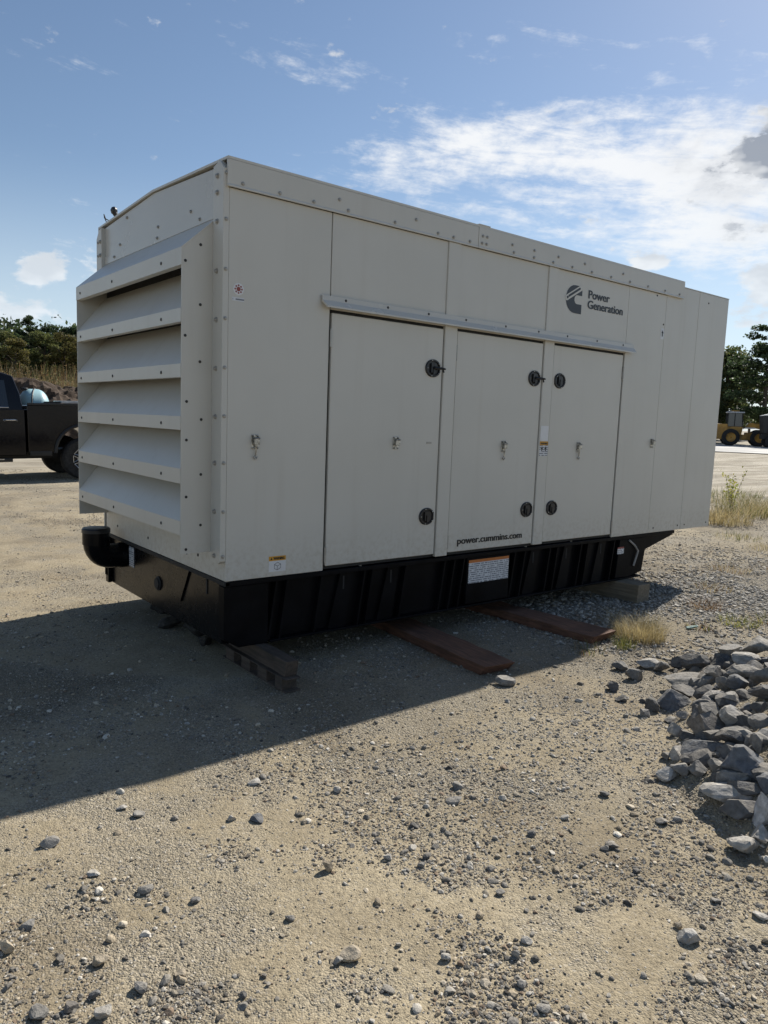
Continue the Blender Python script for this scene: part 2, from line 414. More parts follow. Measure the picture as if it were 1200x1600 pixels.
# ------------------------------------------------------------------ ground
def make_ground():
    va = math.degrees(math.atan2(.774, .621))
    ang = np.concatenate([np.arange(va - 38, va + 38, .26), np.linspace(va + 38, va + 322, 72, endpoint=False)])
    rr = [0.02, .5]
    while rr[-1] < 14: rr.append(rr[-1] * (1.03 if rr[-1] < 1.5 else 1.0068))
    while rr[-1] < 5200: rr.append(rr[-1] * 1.05)
    rr = np.array(rr); A, Rr = np.meshgrid(np.radians(ang), rr)
    x, y = CAM.x + Rr * np.cos(A), CAM.y + Rr * np.sin(A); z = terrain(x, y)
    m, n = x.shape; V = np.stack([x, y, z], -1).reshape(-1, 3)
    i, j = np.meshgrid(np.arange(m - 1), np.arange(n), indexing='ij'); j2 = (j + 1) % n
    F = np.stack([i * n + j, (i + 1) * n + j, (i + 1) * n + j2, i * n + j2], -1).reshape(-1, 4)
    o = link('ground', np_mesh('ground', V, F[:, ::-1] if False else F, True), M['ground']); tag(o, kind='structure')
    bm = bmesh.new(); bm.from_mesh(o.data); bmesh.ops.recalc_face_normals(bm, faces=bm.faces)
    if sum(f.normal.z for f in list(bm.faces)[:200]) < 0: bmesh.ops.reverse_faces(bm, faces=bm.faces)
    bm.to_mesh(o.data); bm.free()
make_ground()

def make_road():
    # pale concrete strip in front of the parked machines, laid just above the yard
    a = np.radians(np.linspace(8, 34, 60)); V = []
    for t in a:
        for r in np.linspace(54, 79, 9):
            x, y = CAM.x + r * math.cos(t), CAM.y + r * math.sin(t); V.append((x, y, float(terrain(x, y, False)) + .05))
    F = [(i * 9 + j, (i + 1) * 9 + j, (i + 1) * 9 + j + 1, i * 9 + j + 1) for i in range(59) for j in range(8)]
    o = link('road', np_mesh('road', np.array(V), np.array(F), True), M['concrete']); tag(o, kind='structure')
make_road()

# ------------------------------------------------------------------ generator
HB = .42                       # skid foot to enclosure bottom
G = root('generator', (0, 0, .18), 'large beige enclosed generator on a black skid in the gravel yard', 'generator')
def gbox(name, x0, x1, y0, y1, z0, z1, mat='paint', parent=G, bevel=.003, label=None):
    o = MB().box(x0, x1, y0, y1, z0 + HB, z1 + HB).build(name, M[mat], parent, bevel, 1)
    if label: o['label'] = label
    return o
LX, WY = 5.615, 2.19
gbox('frame', .021, LX - .021, .021, WY - .021, .005, 2.335, 'gasket', bevel=0)

def bolt_mesh(r=.0080, h=.011):
    mb = MB(); mb.lathe([(r * 1.45, 0), (r * 1.45, h * .25), (r, h * .3), (r * .95, h * .85), (r * .6, h)], axis='y', n=10)
    return mb.mesh('bolt', smooth=True)
def flip(me, axis):
    """same mesh turned to face -x instead of -y"""
    m2 = me.copy(); co = np.zeros(len(m2.vertices) * 3, np.float32); m2.vertices.foreach_get('co', co); co = co.reshape(-1, 3)
    m2.vertices.foreach_set('co', np.stack([-np.abs(co[:, 1]), co[:, 0], co[:, 2]], 1).ravel()); m2.update(); return m2
bm_ = bolt_mesh(); bm_.transform(Matrix.Rotation(math.pi, 4, 'Z')); BOLT_Y = bm_
BOLT_X = flip(bolt_mesh(), 'x'); WASH_X = flip(bolt_mesh(.0110, .014), 'x')
SCREW_Y = bolt_mesh(.006, .005); SCREW_Y.transform(Matrix.Rotation(math.pi, 4, 'Z')); SCREW_X = flip(bolt_mesh(.0075, .005), 'x')
for me, m in ((BOLT_Y, 'steel_bolt'), (BOLT_X, 'steel_bolt'), (WASH_X, 'steel_bolt'), (SCREW_Y, 'screw'), (SCREW_X, 'screw')): me.materials.append(M[m])
def stud(name, me, parent, x, y, z): return link(name, me, None, parent, (x, y, z + HB))

# panels of the long side
P0 = gbox('side_panel', 0, .692, 0, .02, 0, 2.238)
gbox('side_panel', .698, 1.672, 0, .02, 1.66, 2.238); gbox('side_panel', 1.79, 2.757, 0, .02, 1.66, 2.238)
PC = gbox('side_panel', 2.874, 3.862, 0, .02, 1.66, 2.238)
P4 = gbox('side_panel', 3.865, 4.464, 0, .02, 0, 2.238)
P5 = gbox('side_panel', 4.467, 5.042, 0, .02, 0, 2.345); P6 = gbox('side_panel', 5.045, LX, 0, .02, 0, 2.345)
POST1 = gbox('post', 1.672, 1.79, -.010, .02, .008, 2.238, bevel=.004); POST2 = gbox('post', 2.757, 2.874, -.010, .02, .014, 2.238, bevel=.004)
for p, xs in ((P5, (4.55, 4.99)), (P6, (5.12, 5.55))):
    for x in xs: stud('screw', SCREW_Y, p, x, 0, .045)
stud('screw', SCREW_Y, P6, 5.22, 0, 2.26); stud('screw', SCREW_Y, P4, 4.30, 0, 2.215)
# far side and far end
for x0, x1 in ((0, 1.4), (1.404, 2.8), (2.804, 4.2), (4.204, LX)): gbox('side_panel', x0, x1, WY - .02, WY, 0, 2.33)
for y0, y1 in ((.022, 1.09), (1.094, WY - .022)): gbox('end_panel', LX - .02, LX, y0, y1, 0, 2.335)

# doors
def door(x0, x1, hinge, latch_x, latches, hasp_x, hasp_kind):
    d = gbox('door', x0, x1, 0, .03, .028, 1.640, bevel=.004)
    hx = x0 - .008 if hinge < 0 else x1 + .008
    for z0, z1 in ((1.43, 1.54), (.055, .155)):
        mb = MB().tube([(hx, -.004, z0 + HB), (hx, -.004, z1 + HB)], .008, 8).box(hx - .004 if hinge > 0 else hx + .002, hx + .004 if hinge < 0 else hx - .002, -.003, .01, z0 + HB, z1 + HB)
        mb.build('hinge', M['steel_bolt'], d, smooth=True)
    s = 1 if hinge < 0 else -1
    for z, lever in latches:
        mb = MB(); n = 28; R = .062
        rim = [(R * 1.16 * math.cos(2 * math.pi * k / n), R * math.sin(2 * math.pi * k / n)) for k in range(n)]
        def cut(p, k): x = p[0] * k * s; return (latch_x + (min(x, .066 * k) if s > 0 else max(x, -.066 * k)), p[1] * k + z + HB)
        rings = [(1.0, .0), (1.0, -.007), (.93, -.012), (.80, -.012), (.74, -.004), (.0, -.003)]
        vs = []; fs = []
        for kk, yy in rings:
            for p in rim: q = cut(p, max(kk, .001)); vs.append((q[0], yy, q[1]))
        for i in range(len(rings) - 1):
            for k in range(n): fs.append((i * n + k, i * n + (k + 1) % n, (i + 1) * n + (k + 1) % n, (i + 1) * n + k))
        mb.add(vs, fs)
        mb.box(latch_x - .026, latch_x + .024, -.016, -.002, z + HB - .030, z + HB + .034)
        mb.box(latch_x - .010, latch_x + .010, -.021, -.010, z + HB - .040, z + HB + .010)
        if lever:
            mb.tube([(latch_x, -.016, z + HB + .002), (latch_x + .05, -.040, z + HB + .001), (latch_x + .075, -.052, z + HB - .002)], [.013, .009, .006], 8)
            mb.tube([(latch_x + .055, -.043, z + HB + .003), (latch_x + .068, -.043, z + HB - .026)], .006, 6)
        h = mb.build('paddle_latch', M['plastic'], d, smooth=True)
        for k in range(5):
            t = 2 * math.pi * (k + .5) / 5
            MB().lathe([(.0045, 0), (.0045, -.003), (.002, -.004)], (latch_x + s * min(.052, .058 * math.cos(t)), -.012, z + HB + .056 * math.sin(t)), 'y', 6).build('rivet', M['chrome'], d)
    hasp(d, hasp_x, .835 if hasp_kind != 2 else .82, hasp_kind)
    return d
def hasp(par, x, z, kind):
    mb = MB(); zz = z + HB
    mb.box(x - .024, x + .024, -.005, 0, zz - .042, zz + .042)
    mb.box(x - .018, x + .018, -.030, -.005, zz - .016, zz + .018)
    mb.tube([(x - .016, -.006, zz + .030), (x - .016, -.034, zz + .022), (x + .016, -.034, zz + .022), (x + .016, -.006, zz + .030)], .0045, 6)
    for sx in (-.015, .015):
        for sz in (-.036, .036): mb.lathe([(.006, 0), (.006, -.005), (.003, -.008)], (x + sx, -.005, zz + sz), 'y', 8)
    if kind in (0, 2):   # hook hanging down on a chain pin
        mb.tube([(x, -.018, zz - .015), (x, -.014, zz - .075), (x - .004, -.012, zz - .085)], .005, 6)
        mb.tube([(x - .014, -.012, zz - .088), (x, -.012, zz - .104), (x + .014, -.012, zz - .088)], .005, 6)
    mb.build('hasp', M['chrome'], par, .0015, 1)
D1 = door(.711, 1.664, -1, 1.575, ((1.36, True), (.312, False)), 1.263, 1)
D2 = door(1.800, 2.749, -1, 2.66, ((1.36, True), (.312, False)), 2.344, 2)
D3 = door(2.884, 3.842, 1, 2.975, ((1.36, False), (.312, False)), 3.282, 2)
hasp(P0, .181, .83, 0); hasp(P4, 4.404, .865, 1)
MB().box(1.545, 1.592, -.003, 0, .832 + HB, .846 + HB).build('data_plate', M['steel_bolt'], D1)

# drip rail over the doors
def rail():
    prof = [(0, 1.738), (-.006, 1.738), (-.008, 1.708), (-.046, 1.672), (-.046, 1.662), (-.040, 1.662), (-.002, 1.699), (0, 1.699)]
    pts0, pts1 = [], []
    for y, z in prof:
        k = -y * .35; pts0.append((.622 + k, y - .0105, z + HB)); pts1.append((3.972 - k, y - .0105, z + HB))
    n = len(prof); o = MB().add(pts0 + pts1, [tuple(range(n)), tuple(range(n, 2 * n))[::-1]] + [(i, (i + 1) % n, n + (i + 1) % n, n + i) for i in range(n)]).build('drip_rail', M['white_paint'], G)
    for x in (.80, 1.14, 1.50, 1.86, 2.28, 2.66, 3.02, 3.42, 3.80): stud('screw', SCREW_Y, o, x, -.0175, 1.722)
rail()

# roof, its side bands and bolts
def roof():
    prof = [(-.016, 2.384), (-.016, 2.398), (1.095, 2.447), (WY + .016, 2.398), (WY + .016, 2.384), (1.095, 2.433)]
    r = MB().prism([(y, z + HB) for y, z in prof], 'x', -.018, 4.729).build('roof', M['paint'], G)
    MB().prism([(.021, 2.30 + HB), (.021, 2.382 + HB), (1.095, 2.431 + HB), (WY - .021, 2.382 + HB), (WY - .021, 2.30 + HB)], 'x', .021, 4.70).build('roof_core', M['gasket'], G)
    prof2 = [(-.001, 2.346), (-.001, 2.354), (1.095, 2.39), (WY, 2.354), (WY, 2.346), (1.095, 2.382)]
    MB().prism([(y, z + HB) for y, z in prof2], 'x', 4.730, LX + .002).build('roof_panel', M['paint'], G)
    prof3 = [(-.019, 2.398), (-.019, 2.405), (1.095, 2.455), (1.095, 2.448)]
    MB().prism([(y, z + HB) for y, z in prof3], 'x', 1.946, 2.06).build('roof_seam', M['paint'], r)
    MB().tube([(.02, 1.87, 2.41 + HB), (.0, 1.88, 2.455 + HB)], [.012, .022], 10).lathe([(.004, -.026), (.024, -.016), (.030, 0), (.024, .016), (.004, .026)], (-.002, 1.885, 2.468 + HB), 'x', 12).build('sensor_knob', M['plastic'], r, smooth=True)
    MB().tube([(.03, 2.11, 2.40 + HB), (.0, 2.11, 2.46 + HB), (-.02, 2.06, 2.47 + HB), (-.02, 2.02, 2.43 + HB), (.02, 2.00, 2.41 + HB)], .004, 6).build('wire_loop', M['gasket'], r)
    for x0, x1, yo, low, high in ((-.018, 1.945, -.016, [.073, .311, .545, .799, 1.174, 1.554, 1.70, 1.86], [.73, 1.353]), (1.946, 4.727, -.019, [2.32, 2.55, 2.78, 3.02, 3.28, 3.55, 3.83, 4.11, 4.39, 4.64], [2.30, 2.55, 3.18, 3.72, 2.84])):
        b = MB().prism([(0, 2.24 + HB), (yo - .006, 2.236 + HB), (yo - .006, 2.246 + HB), (yo, 2.252 + HB), (yo, 2.383 + HB), (0, 2.383 + HB)], 'x', x0, x1).build('roof_band', M['paint'], G, .0015, 1)
        for x in low: stud('bolt', BOLT_Y, b, x, yo, 2.267)
        for x in high: stud('bolt', BOLT_Y, b, x, yo, 2.318)
        if x0 > 0:
            for x, z in ((1.98, 2.275), (2.025, 2.275), (1.985, 2.325), (2.03, 2.325)): stud('bolt', BOLT_Y, b, x, yo, z)
    MB().box(-.018, 4.727, WY, WY + .016, 2.24 + HB, 2.383 + HB).build('roof_band', M['paint'], G)
roof()

# radiator end: panels, brackets and louvred hood
EU = MB().prism([(.132, 2.09 + HB), (.132, 2.372 + HB), (1.095, 2.428 + HB), (WY - .10, 2.372 + HB), (WY - .10, 2.09 + HB)], 'x', -.004, .02).build('end_panel', M['white_paint'], G)
gbox('flashing', -.010, -.005, .135, WY - .105, 2.10, 2.155, 'white_paint', EU, 0)
for y, z in ((.50, 2.20), (1.02, 2.20), (1.75, 2.20)): stud('bolt', BOLT_X, EU, -.004, y, z)
for y in (.36, 1.02, 1.86): stud('bolt', BOLT_X, EU, -.010, y, 2.128)
stud('bolt', BOLT_X, EU, -.004, 1.60, 2.365)
EL_ = gbox('end_panel', 0, .02, .0215, 2.125, 0, .30, bevel=.003); EL_['label'] = 'lower end panel below the louvre hood'
for y, z in ((1.86, .085), (1.22, .085), (.55, .085), (.38, .10)): stud('screw', SCREW_X, EL_, 0, y, z)
gbox('end_panel', 0, .02, .0215, .1315, .302, 2.30, bevel=.002); gbox('end_panel', 0, .02, WY - .0985, WY - .0215, .302, 2.30, bevel=.002)
def bracket(y0, y1, zb):
    a, b = (y0, y1)
    top = [(a, zb + .02), (a, 2.335), (a + .05, 2.383), (b, 2.365), (b, zb), (a + .03, zb)] if a < 1 else [(a, zb), (a, 2.372), (b - .06, 2.365), (b, 2.30), (b, zb)]
    o = MB().prism([(y, z + HB) for y, z in top], 'x', -.036, -.001).build('corner_bracket', M['paint'], G, .004, 2)
    zs = [2.305, 2.06, 1.79, 1.52, 1.245, .97, .70, .415, .15] if a < 1 else [2.27, 2.17]
    for z in zs:
        stud('bolt', WASH_X, o, -.036, a + (.075 if a < 1 else .02), z)
        if a < 1: stud('bolt', BOLT_Y, o, -.019, a, z + .004)
        else: stud('bolt', BOLT_X, o, -.036, a + .07, z)
    if a < 1: stud('bolt', WASH_X, o, -.036, a + .075, 2.215)
    return o
bracket(.0, .130, .105); bracket(WY - .112, WY + .004, 2.02)

H = root('louver_hood', (0, 0, 0), None, None); H.parent = G
HX = -.222; Y0, Y1 = .130, 2.09
for ya, yb, inner in ((Y0, Y0 + .006, False), (Y1 - .006, Y1, True)):
    MB().prism([(-.001, 2.095 + HB), (-.001, .165 + HB), (HX, .165 + HB), (HX, 1.90 + HB), (HX + .012, 1.915 + HB)], 'y', ya, yb).build('side_plate', M['paint'], H)
fronts = [(1.902, 1.806), (1.571, 1.495), (1.262, 1.186), (.965, .887), (.664, .578), (.358, .275)]
for i, (zt, zb) in enumerate(fronts):
    za = zt + (.198 if i == 0 else .270)
    x_in = -.006 if i == 0 else -.012
    prof = [(HX - .002, zb), (HX - .002, zt), (x_in, za), (x_in, za - .006), (HX + .003, zt - .006), (HX + .003, zb + .005), (HX + .040, zb + .005), (HX + .040, zb)]
    bl = MB().prism([(x, z + HB) for x, z in prof], 'y', Y0 + .0065 if i else Y0 - .002, Y1 - .0065 if i else Y1 + .002).build('louver_blade', M['paint'], H)
    for y in (1.99, 1.28, .42): stud('screw', SCREW_X, H, HX - .002, y, (zt + zb) / 2 - .005)
for x, z in ((-.11, 1.93), (-.20, 1.83), (-.11, 1.60), (-.20, 1.42), (-.11, 1.28), (-.19, 1.05), (-.10, .95), (-.19, .83), (-.10, .63), (-.19, .50), (-.10, .33), (-.19, .19)): stud('screw', SCREW_Y, H, x, Y0, z)
gbox('radiator_guard', .004, .019, .14, 2.08, .31, 2.08, 'gasket', G, 0)

# black base: tank, skid rails, ribs
TK = gbox('fuel_tank', .03, 4.40, .10, 2.12, -.415, -.004, 'black', G, .006)
gbox('tank_flange', .0, .028, 2.09, 2.155, -.415, -.012, 'black', TK, .004)
MB().lathe([(.052, 0), (.052, -.006), (.040, -.010), (.0385, -.018), (.004, -.018)], (.029, 1.10, -.228 + HB), 'x', 16).build('drain_plug', M['gasket'], TK, smooth=True)
MB().add([(.0285, .555, -.03 + HB), (.0285, .575, -.03 + HB), (.0285, .715, -.27 + HB), (.0285, .695, -.27 + HB), (.018, .555, -.03 + HB), (.018, .575, -.03 + HB), (.018, .715, -.27 + HB), (.018, .695, -.27 + HB)], [(4, 5, 6, 7), (0, 1, 5, 4), (1, 2, 6, 5), (2, 3, 7, 6), (3, 0, 4, 7)]).build('gusset', M['black'], TK)
gbox('slot', .0255, .0295, .30, .315, -.14, -.045, 'gasket', TK, 0)
gbox('label', .0265, .0295, 1.585, 1.685, -.205, -.050, 'print', TK, 0, 'small white printed label on the tank end')
gbox('tank_lip', -.004, .029, .0, 2.13, -.028, -.002, 'gasket', TK, .002)
EB = MB()
cx, cy_, cz = -.185, 1.80, -.135
arc = [(cx + .105 - .105 * math.sin(t), cy_, cz + .105 - .105 * math.cos(t)) for t in [math.pi / 2 * k / 7 for k in range(8)]]
EB.tube([(.05, cy_, cz)] + arc + [(cx, cy_, cz + .11)], .094, 20)
EB.tube([(cx, cy_, cz + .10), (cx, cy_, cz + .19)], .100, 20); EB.tube([(-.02, cy_, cz), (.028, cy_, cz)], .099, 20)
for v in range(0): pass
eo = EB.build('filler_elbow', M['black'], G, smooth=True)
MB().lathe([(.104, .0), (.104, .026), (.096, .036), (.004, .040)], (cx, cy_, cz + .191 + HB), 'z', 24).build('cap', M['plastic'], eo, smooth=True)
eo.data.transform(Matrix.Translation((0, 0, HB)))

def skid(ys, out):
    """ys = outer face; out = -1 for the near rail, +1 for the far one"""
    i = -out
    a, b = sorted((ys, ys + i * .098))
    s = gbox('skid_rail', .30, 4.43, *sorted((ys + i * .060, ys + i * .095)), -.405, -.035, 'skid_black', G, 0)
    gbox('top_flange', .0, 4.95, a, b, -.034, -.003, 'skid_black', s, .003)
    gbox('bottom_flange', .31, 4.40, a, b, -.42, -.406, 'skid_black', s, .002)
    for x in (.36, .44, .70, 1.05, 1.12, 1.42, 1.80, 1.90, 2.0, 2.58, 2.70, 3.02, 3.12, 3.45, 3.55, 3.95):
        w = .007
        a2, b2 = sorted((ys + i * .012, ys + i * .061))
        MB().prism([(x - w, -.035 + HB), (x + w, -.035 + HB), (x + w - .055, -.406 + HB), (x - w - .055, -.406 + HB)], 'y', a2, b2).build('rib', M['skid_black'], s)
    for x in (.86, 1.27, 2.80, 3.24, 3.74):
        a2, b2 = sorted((ys + i * .035, ys + i * .0605))
        MB().prism([(x, -.035 + HB), (x + .10, -.035 + HB), (x + .05, -.406 + HB), (x - .09, -.406 + HB)], 'y', a2, b2).build('stiffener', M['skid_black'], s)
        gbox('slot', x + .02, x + .032, a2 - .001, b2 + .001, -.15, -.06, 'gasket', s, 0)
    MB().prism([(0, -.035 + HB), (.30, -.035 + HB), (.30, -.42 + HB), (.10, -.42 + HB), (.0, -.36 + HB)], 'y', *sorted((ys + i * .01, ys + i * .09))).build('lifting_block', M['skid_black'], s, .004, 1)
    MB().prism([(4.432, -.035 + HB), (4.47, -.035 + HB), (4.41, -.37 + HB), (4.20, -.40 + HB), (3.98, -.40 + HB), (4.02, -.035 + HB)], 'y', *sorted((ys + i * .004, ys + i * .058))).build('end_plate', M['skid_black'], s, .003, 1)
    MB().prism([(4.472, -.034 + HB), (4.93, -.034 + HB), (4.95, -.045 + HB), (4.445, -.165 + HB)], 'y', *sorted((ys + i * .015, ys + i * .09))).build('end_gusset', M['skid_black'], s)
    return s
SK = skid(.0, -1); skid(WY, 1)
for x in (2.72, 3.32, 1.02): MB().lathe([(.012, -.003), (.012, .006), (.006, .009)], (x, .035, HB - .003), 'z', 8).build('bolt', M['chrome'], SK)
MB().tube([(4.16, -.002, -.05 + HB), (4.24, -.010, -.10 + HB), (4.30, -.014, -.16 + HB), (4.27, -.012, -.24 + HB), (4.25, -.008, -.30 + HB)], .009, 8).build('cable', M['rust_pipe'], SK, smooth=True)
WL = gbox('label', 2.045, 2.495, .008, .011, -.238, -.078, 'print', SK, 0, 'long white instruction label with an orange strip')
gbox('label_plate', 2.03, 2.51, .0112, .058, -.40, -.037, 'skid_black', SK, .003)
gbox('header', 2.045, 2.495, .008, .011, -.0775, -.055, 'orange', SK, 0)
gbox('label', 3.985, 4.085, .0005, .0035, -.170, -.120, 'print', SK, 0); gbox('header', 3.985, 4.085, .0005, .0035, -.1195, -.105, 'red', SK, 0)

# labels and lettering on the long side
def plate(name, x0, x1, z0, z1, mat, par, y=-.0015, label=None):
    return gbox(name, x0, x1, y, y + .0012, z0, z1, mat, par, 0, label)
def letter(name, txt, x, z, h, mat, par, width=None, bold=.02, y=-.0022, spacing=1.0):
    me, w = text_mesh(txt, h, bold, 1.0, spacing)
    k = (width / w) if width else 1.0
    me.transform(Matrix.Diagonal((k, 1, 1, 1)))
    bm = bmesh.new(); bm.from_mesh(me); m2 = me.copy(); m2.transform(Matrix.Translation((h * .085, -.0004, 0))); bm.from_mesh(m2); bm.to_mesh(me); bm.free(); bpy.data.meshes.remove(m2)
    me.materials.clear(); me.materials.append(M[mat])
    o = link(name, me, None, par, (x, y, z + HB)); return o
lw = plate('warning_label', .291, .411, .030, .098, 'label', P0, label='small white warning label with an orange header')
plate('header', .291, .411, .0985, .127, 'yellow', P0)
letter('lettering', 'WARNING', .322, .105, .016, 'ink_black', P0, .078)
MB().add([(.300, -.0022, .105 + HB), (.316, -.0022, .105 + HB), (.308, -.0022, .121 + HB)], [(0, 1, 2)]).build('symbol', M['ink_black'], P0)
def wire(par, segs, r, mat):
    mb = MB()
    for a, b in segs: mb.tube([(a[0], -.0024, a[1] + HB), (b[0], -.0024, b[1] + HB)], r, 4)
    mb.build('drawing', M[mat], par)
wire(P0, [((.33, .05), (.35, .04)), ((.35, .04), (.375, .052)), ((.375, .052), (.375, .075)), ((.375, .075), (.352, .088)), ((.352, .088), (.33, .076)), ((.33, .076), (.33, .05)), ((.33, .076), (.351, .064)), ((.351, .064), (.375, .075)), ((.351, .064), (.35, .04))], .0012, 'ink')
# round no-entry sticker and its caption
MB().lathe([(.034, -.0003), (.034, -.0015), (.001, -.0016)], (.062, 0, 1.695 + HB), 'y', 24).build('sticker', M['label'], P0)
mb = MB()
for k in range(8):
    t = 2 * math.pi * k / 8; mb.lathe([(.0055, -.0014), (.0055, -.0026), (.001, -.0027)], (.062 + .021 * math.cos(t), 0, 1.695 + HB + .021 * math.sin(t)), 'y', 8)
mb.lathe([(.013, -.0014), (.013, -.0026), (.001, -.0027)], (.062, 0, 1.695 + HB), 'y', 10); mb.build('emblem', M['red'], P0)
plate('caption_label', .022, .098, 1.628, 1.648, 'print', P0)
PL = plate('label', 2.766, 2.862, .868, .990, 'label', POST2, -.0118, 'blank white label on the post between two doors')
plate('warning_label', 2.766, 2.868, .745, .833, 'print', POST2, -.0118, 'white caution label with a yellow header')
plate('header', 2.766, 2.868, .8335, .864, 'yellow', POST2, -.0118)
letter('lettering', 'WARNING', 2.772, .840, .015, 'ink_black', POST2, .09, y=-.0125)
mb = MB()
for xo in (2.792, 2.838):
    mb.box(xo - .004, xo + .006, -.0127, -.0119, .785 + HB, .822 + HB); mb.box(xo - .012, xo + .012, -.0126, -.01185, .800 + HB, .812 + HB)
mb.build('pictogram', M['ink_black'], POST2)
plate('label', 4.405, 4.465 - .004, 1.835, 1.935, 'label', P4, label='small white label with a black arrow')
MB().add([(4.425, -.0022, 1.86 + HB), (4.441, -.0022, 1.86 + HB), (4.441, -.0022, 1.89 + HB), (4.452, -.0022, 1.89 + HB), (4.433, -.0022, 1.918 + HB), (4.414, -.0022, 1.89 + HB), (4.425, -.0022, 1.89 + HB)], [(0, 1, 2, 3, 4, 5, 6)]).build('arrow', M['ink_black'], P4)
stud('screw', SCREW_Y, P4, 4.44, 0, 1.97)

def emblem():
    # dark block letter with a diagonal connecting rod across its upper half
    x0, x1, z0, z1 = 2.988, 3.196, 1.918, 2.140
    w, h = x1 - x0, z1 - z0
    O = [(1, 1), (.78, 1)]; I = [(1, .66), (.84, .66)]
    for k in range(13):
        t = math.pi / 2 + math.pi * k / 12; O.append((.54 + .54 * math.cos(t), .5 + .5 * math.sin(t))); I.append((.70 + .17 * math.cos(t), .5 + .16 * math.sin(t)))
    O += [(.78, 0), (1, 0)]; I += [(.84, .34), (1, .34)]
    n = len(O); me = bpy.data.meshes.new('emblem')
    me.from_pydata([(x0 + a * w, -.0016, z0 + b * h + HB) for a, b in O + I], [], [(i, n + i, n + i + 1, i + 1) for i in range(n - 1)])
    o = link('emblem', me, M['ink'], PC); o['label'] = 'dark grey letter C emblem with a diagonal rod'
    def bar(p, q, r, y, mat, nm):
        p, q = Vector((x0 + p[0] * w, 0, z0 + p[1] * h + HB)), Vector((x0 + q[0] * w, 0, z0 + q[1] * h + HB))
        d = (q - p).normalized(); n = Vector((-d.z, 0, d.x)); vs = []
        for k in range(7): t = math.pi / 2 + math.pi * k / 6; vs.append(p + d * math.cos(t) * r + n * math.sin(t) * r)
        for k in range(7): t = -math.pi / 2 + math.pi * k / 6; vs.append(q + d * math.cos(t) * r + n * math.sin(t) * r)
        MB().add([(a.x, y, a.z) for a in vs], [tuple(range(14))]).build(nm, M[mat], PC)
    bar((.05, .50), (.95, .96), .022, -.0024, 'paint', 'emblem_rod'); bar((.18, .58), (.83, .91), .009, -.0032, 'ink', 'emblem_rod')
    bar((.09, .52), (.10, .525), .011, -.0033, 'ink', 'emblem_rod')
emblem()
letter('lettering', 'Power', 3.278, 2.060, .066, 'ink', PC, .296, .016)
letter('lettering', 'Generation', 3.274, 1.978, .066, 'ink', PC, .502, .016)
letter('lettering', 'power.cummins.com', 1.895, .084, .050, 'ink_black', D2, .725, .018)
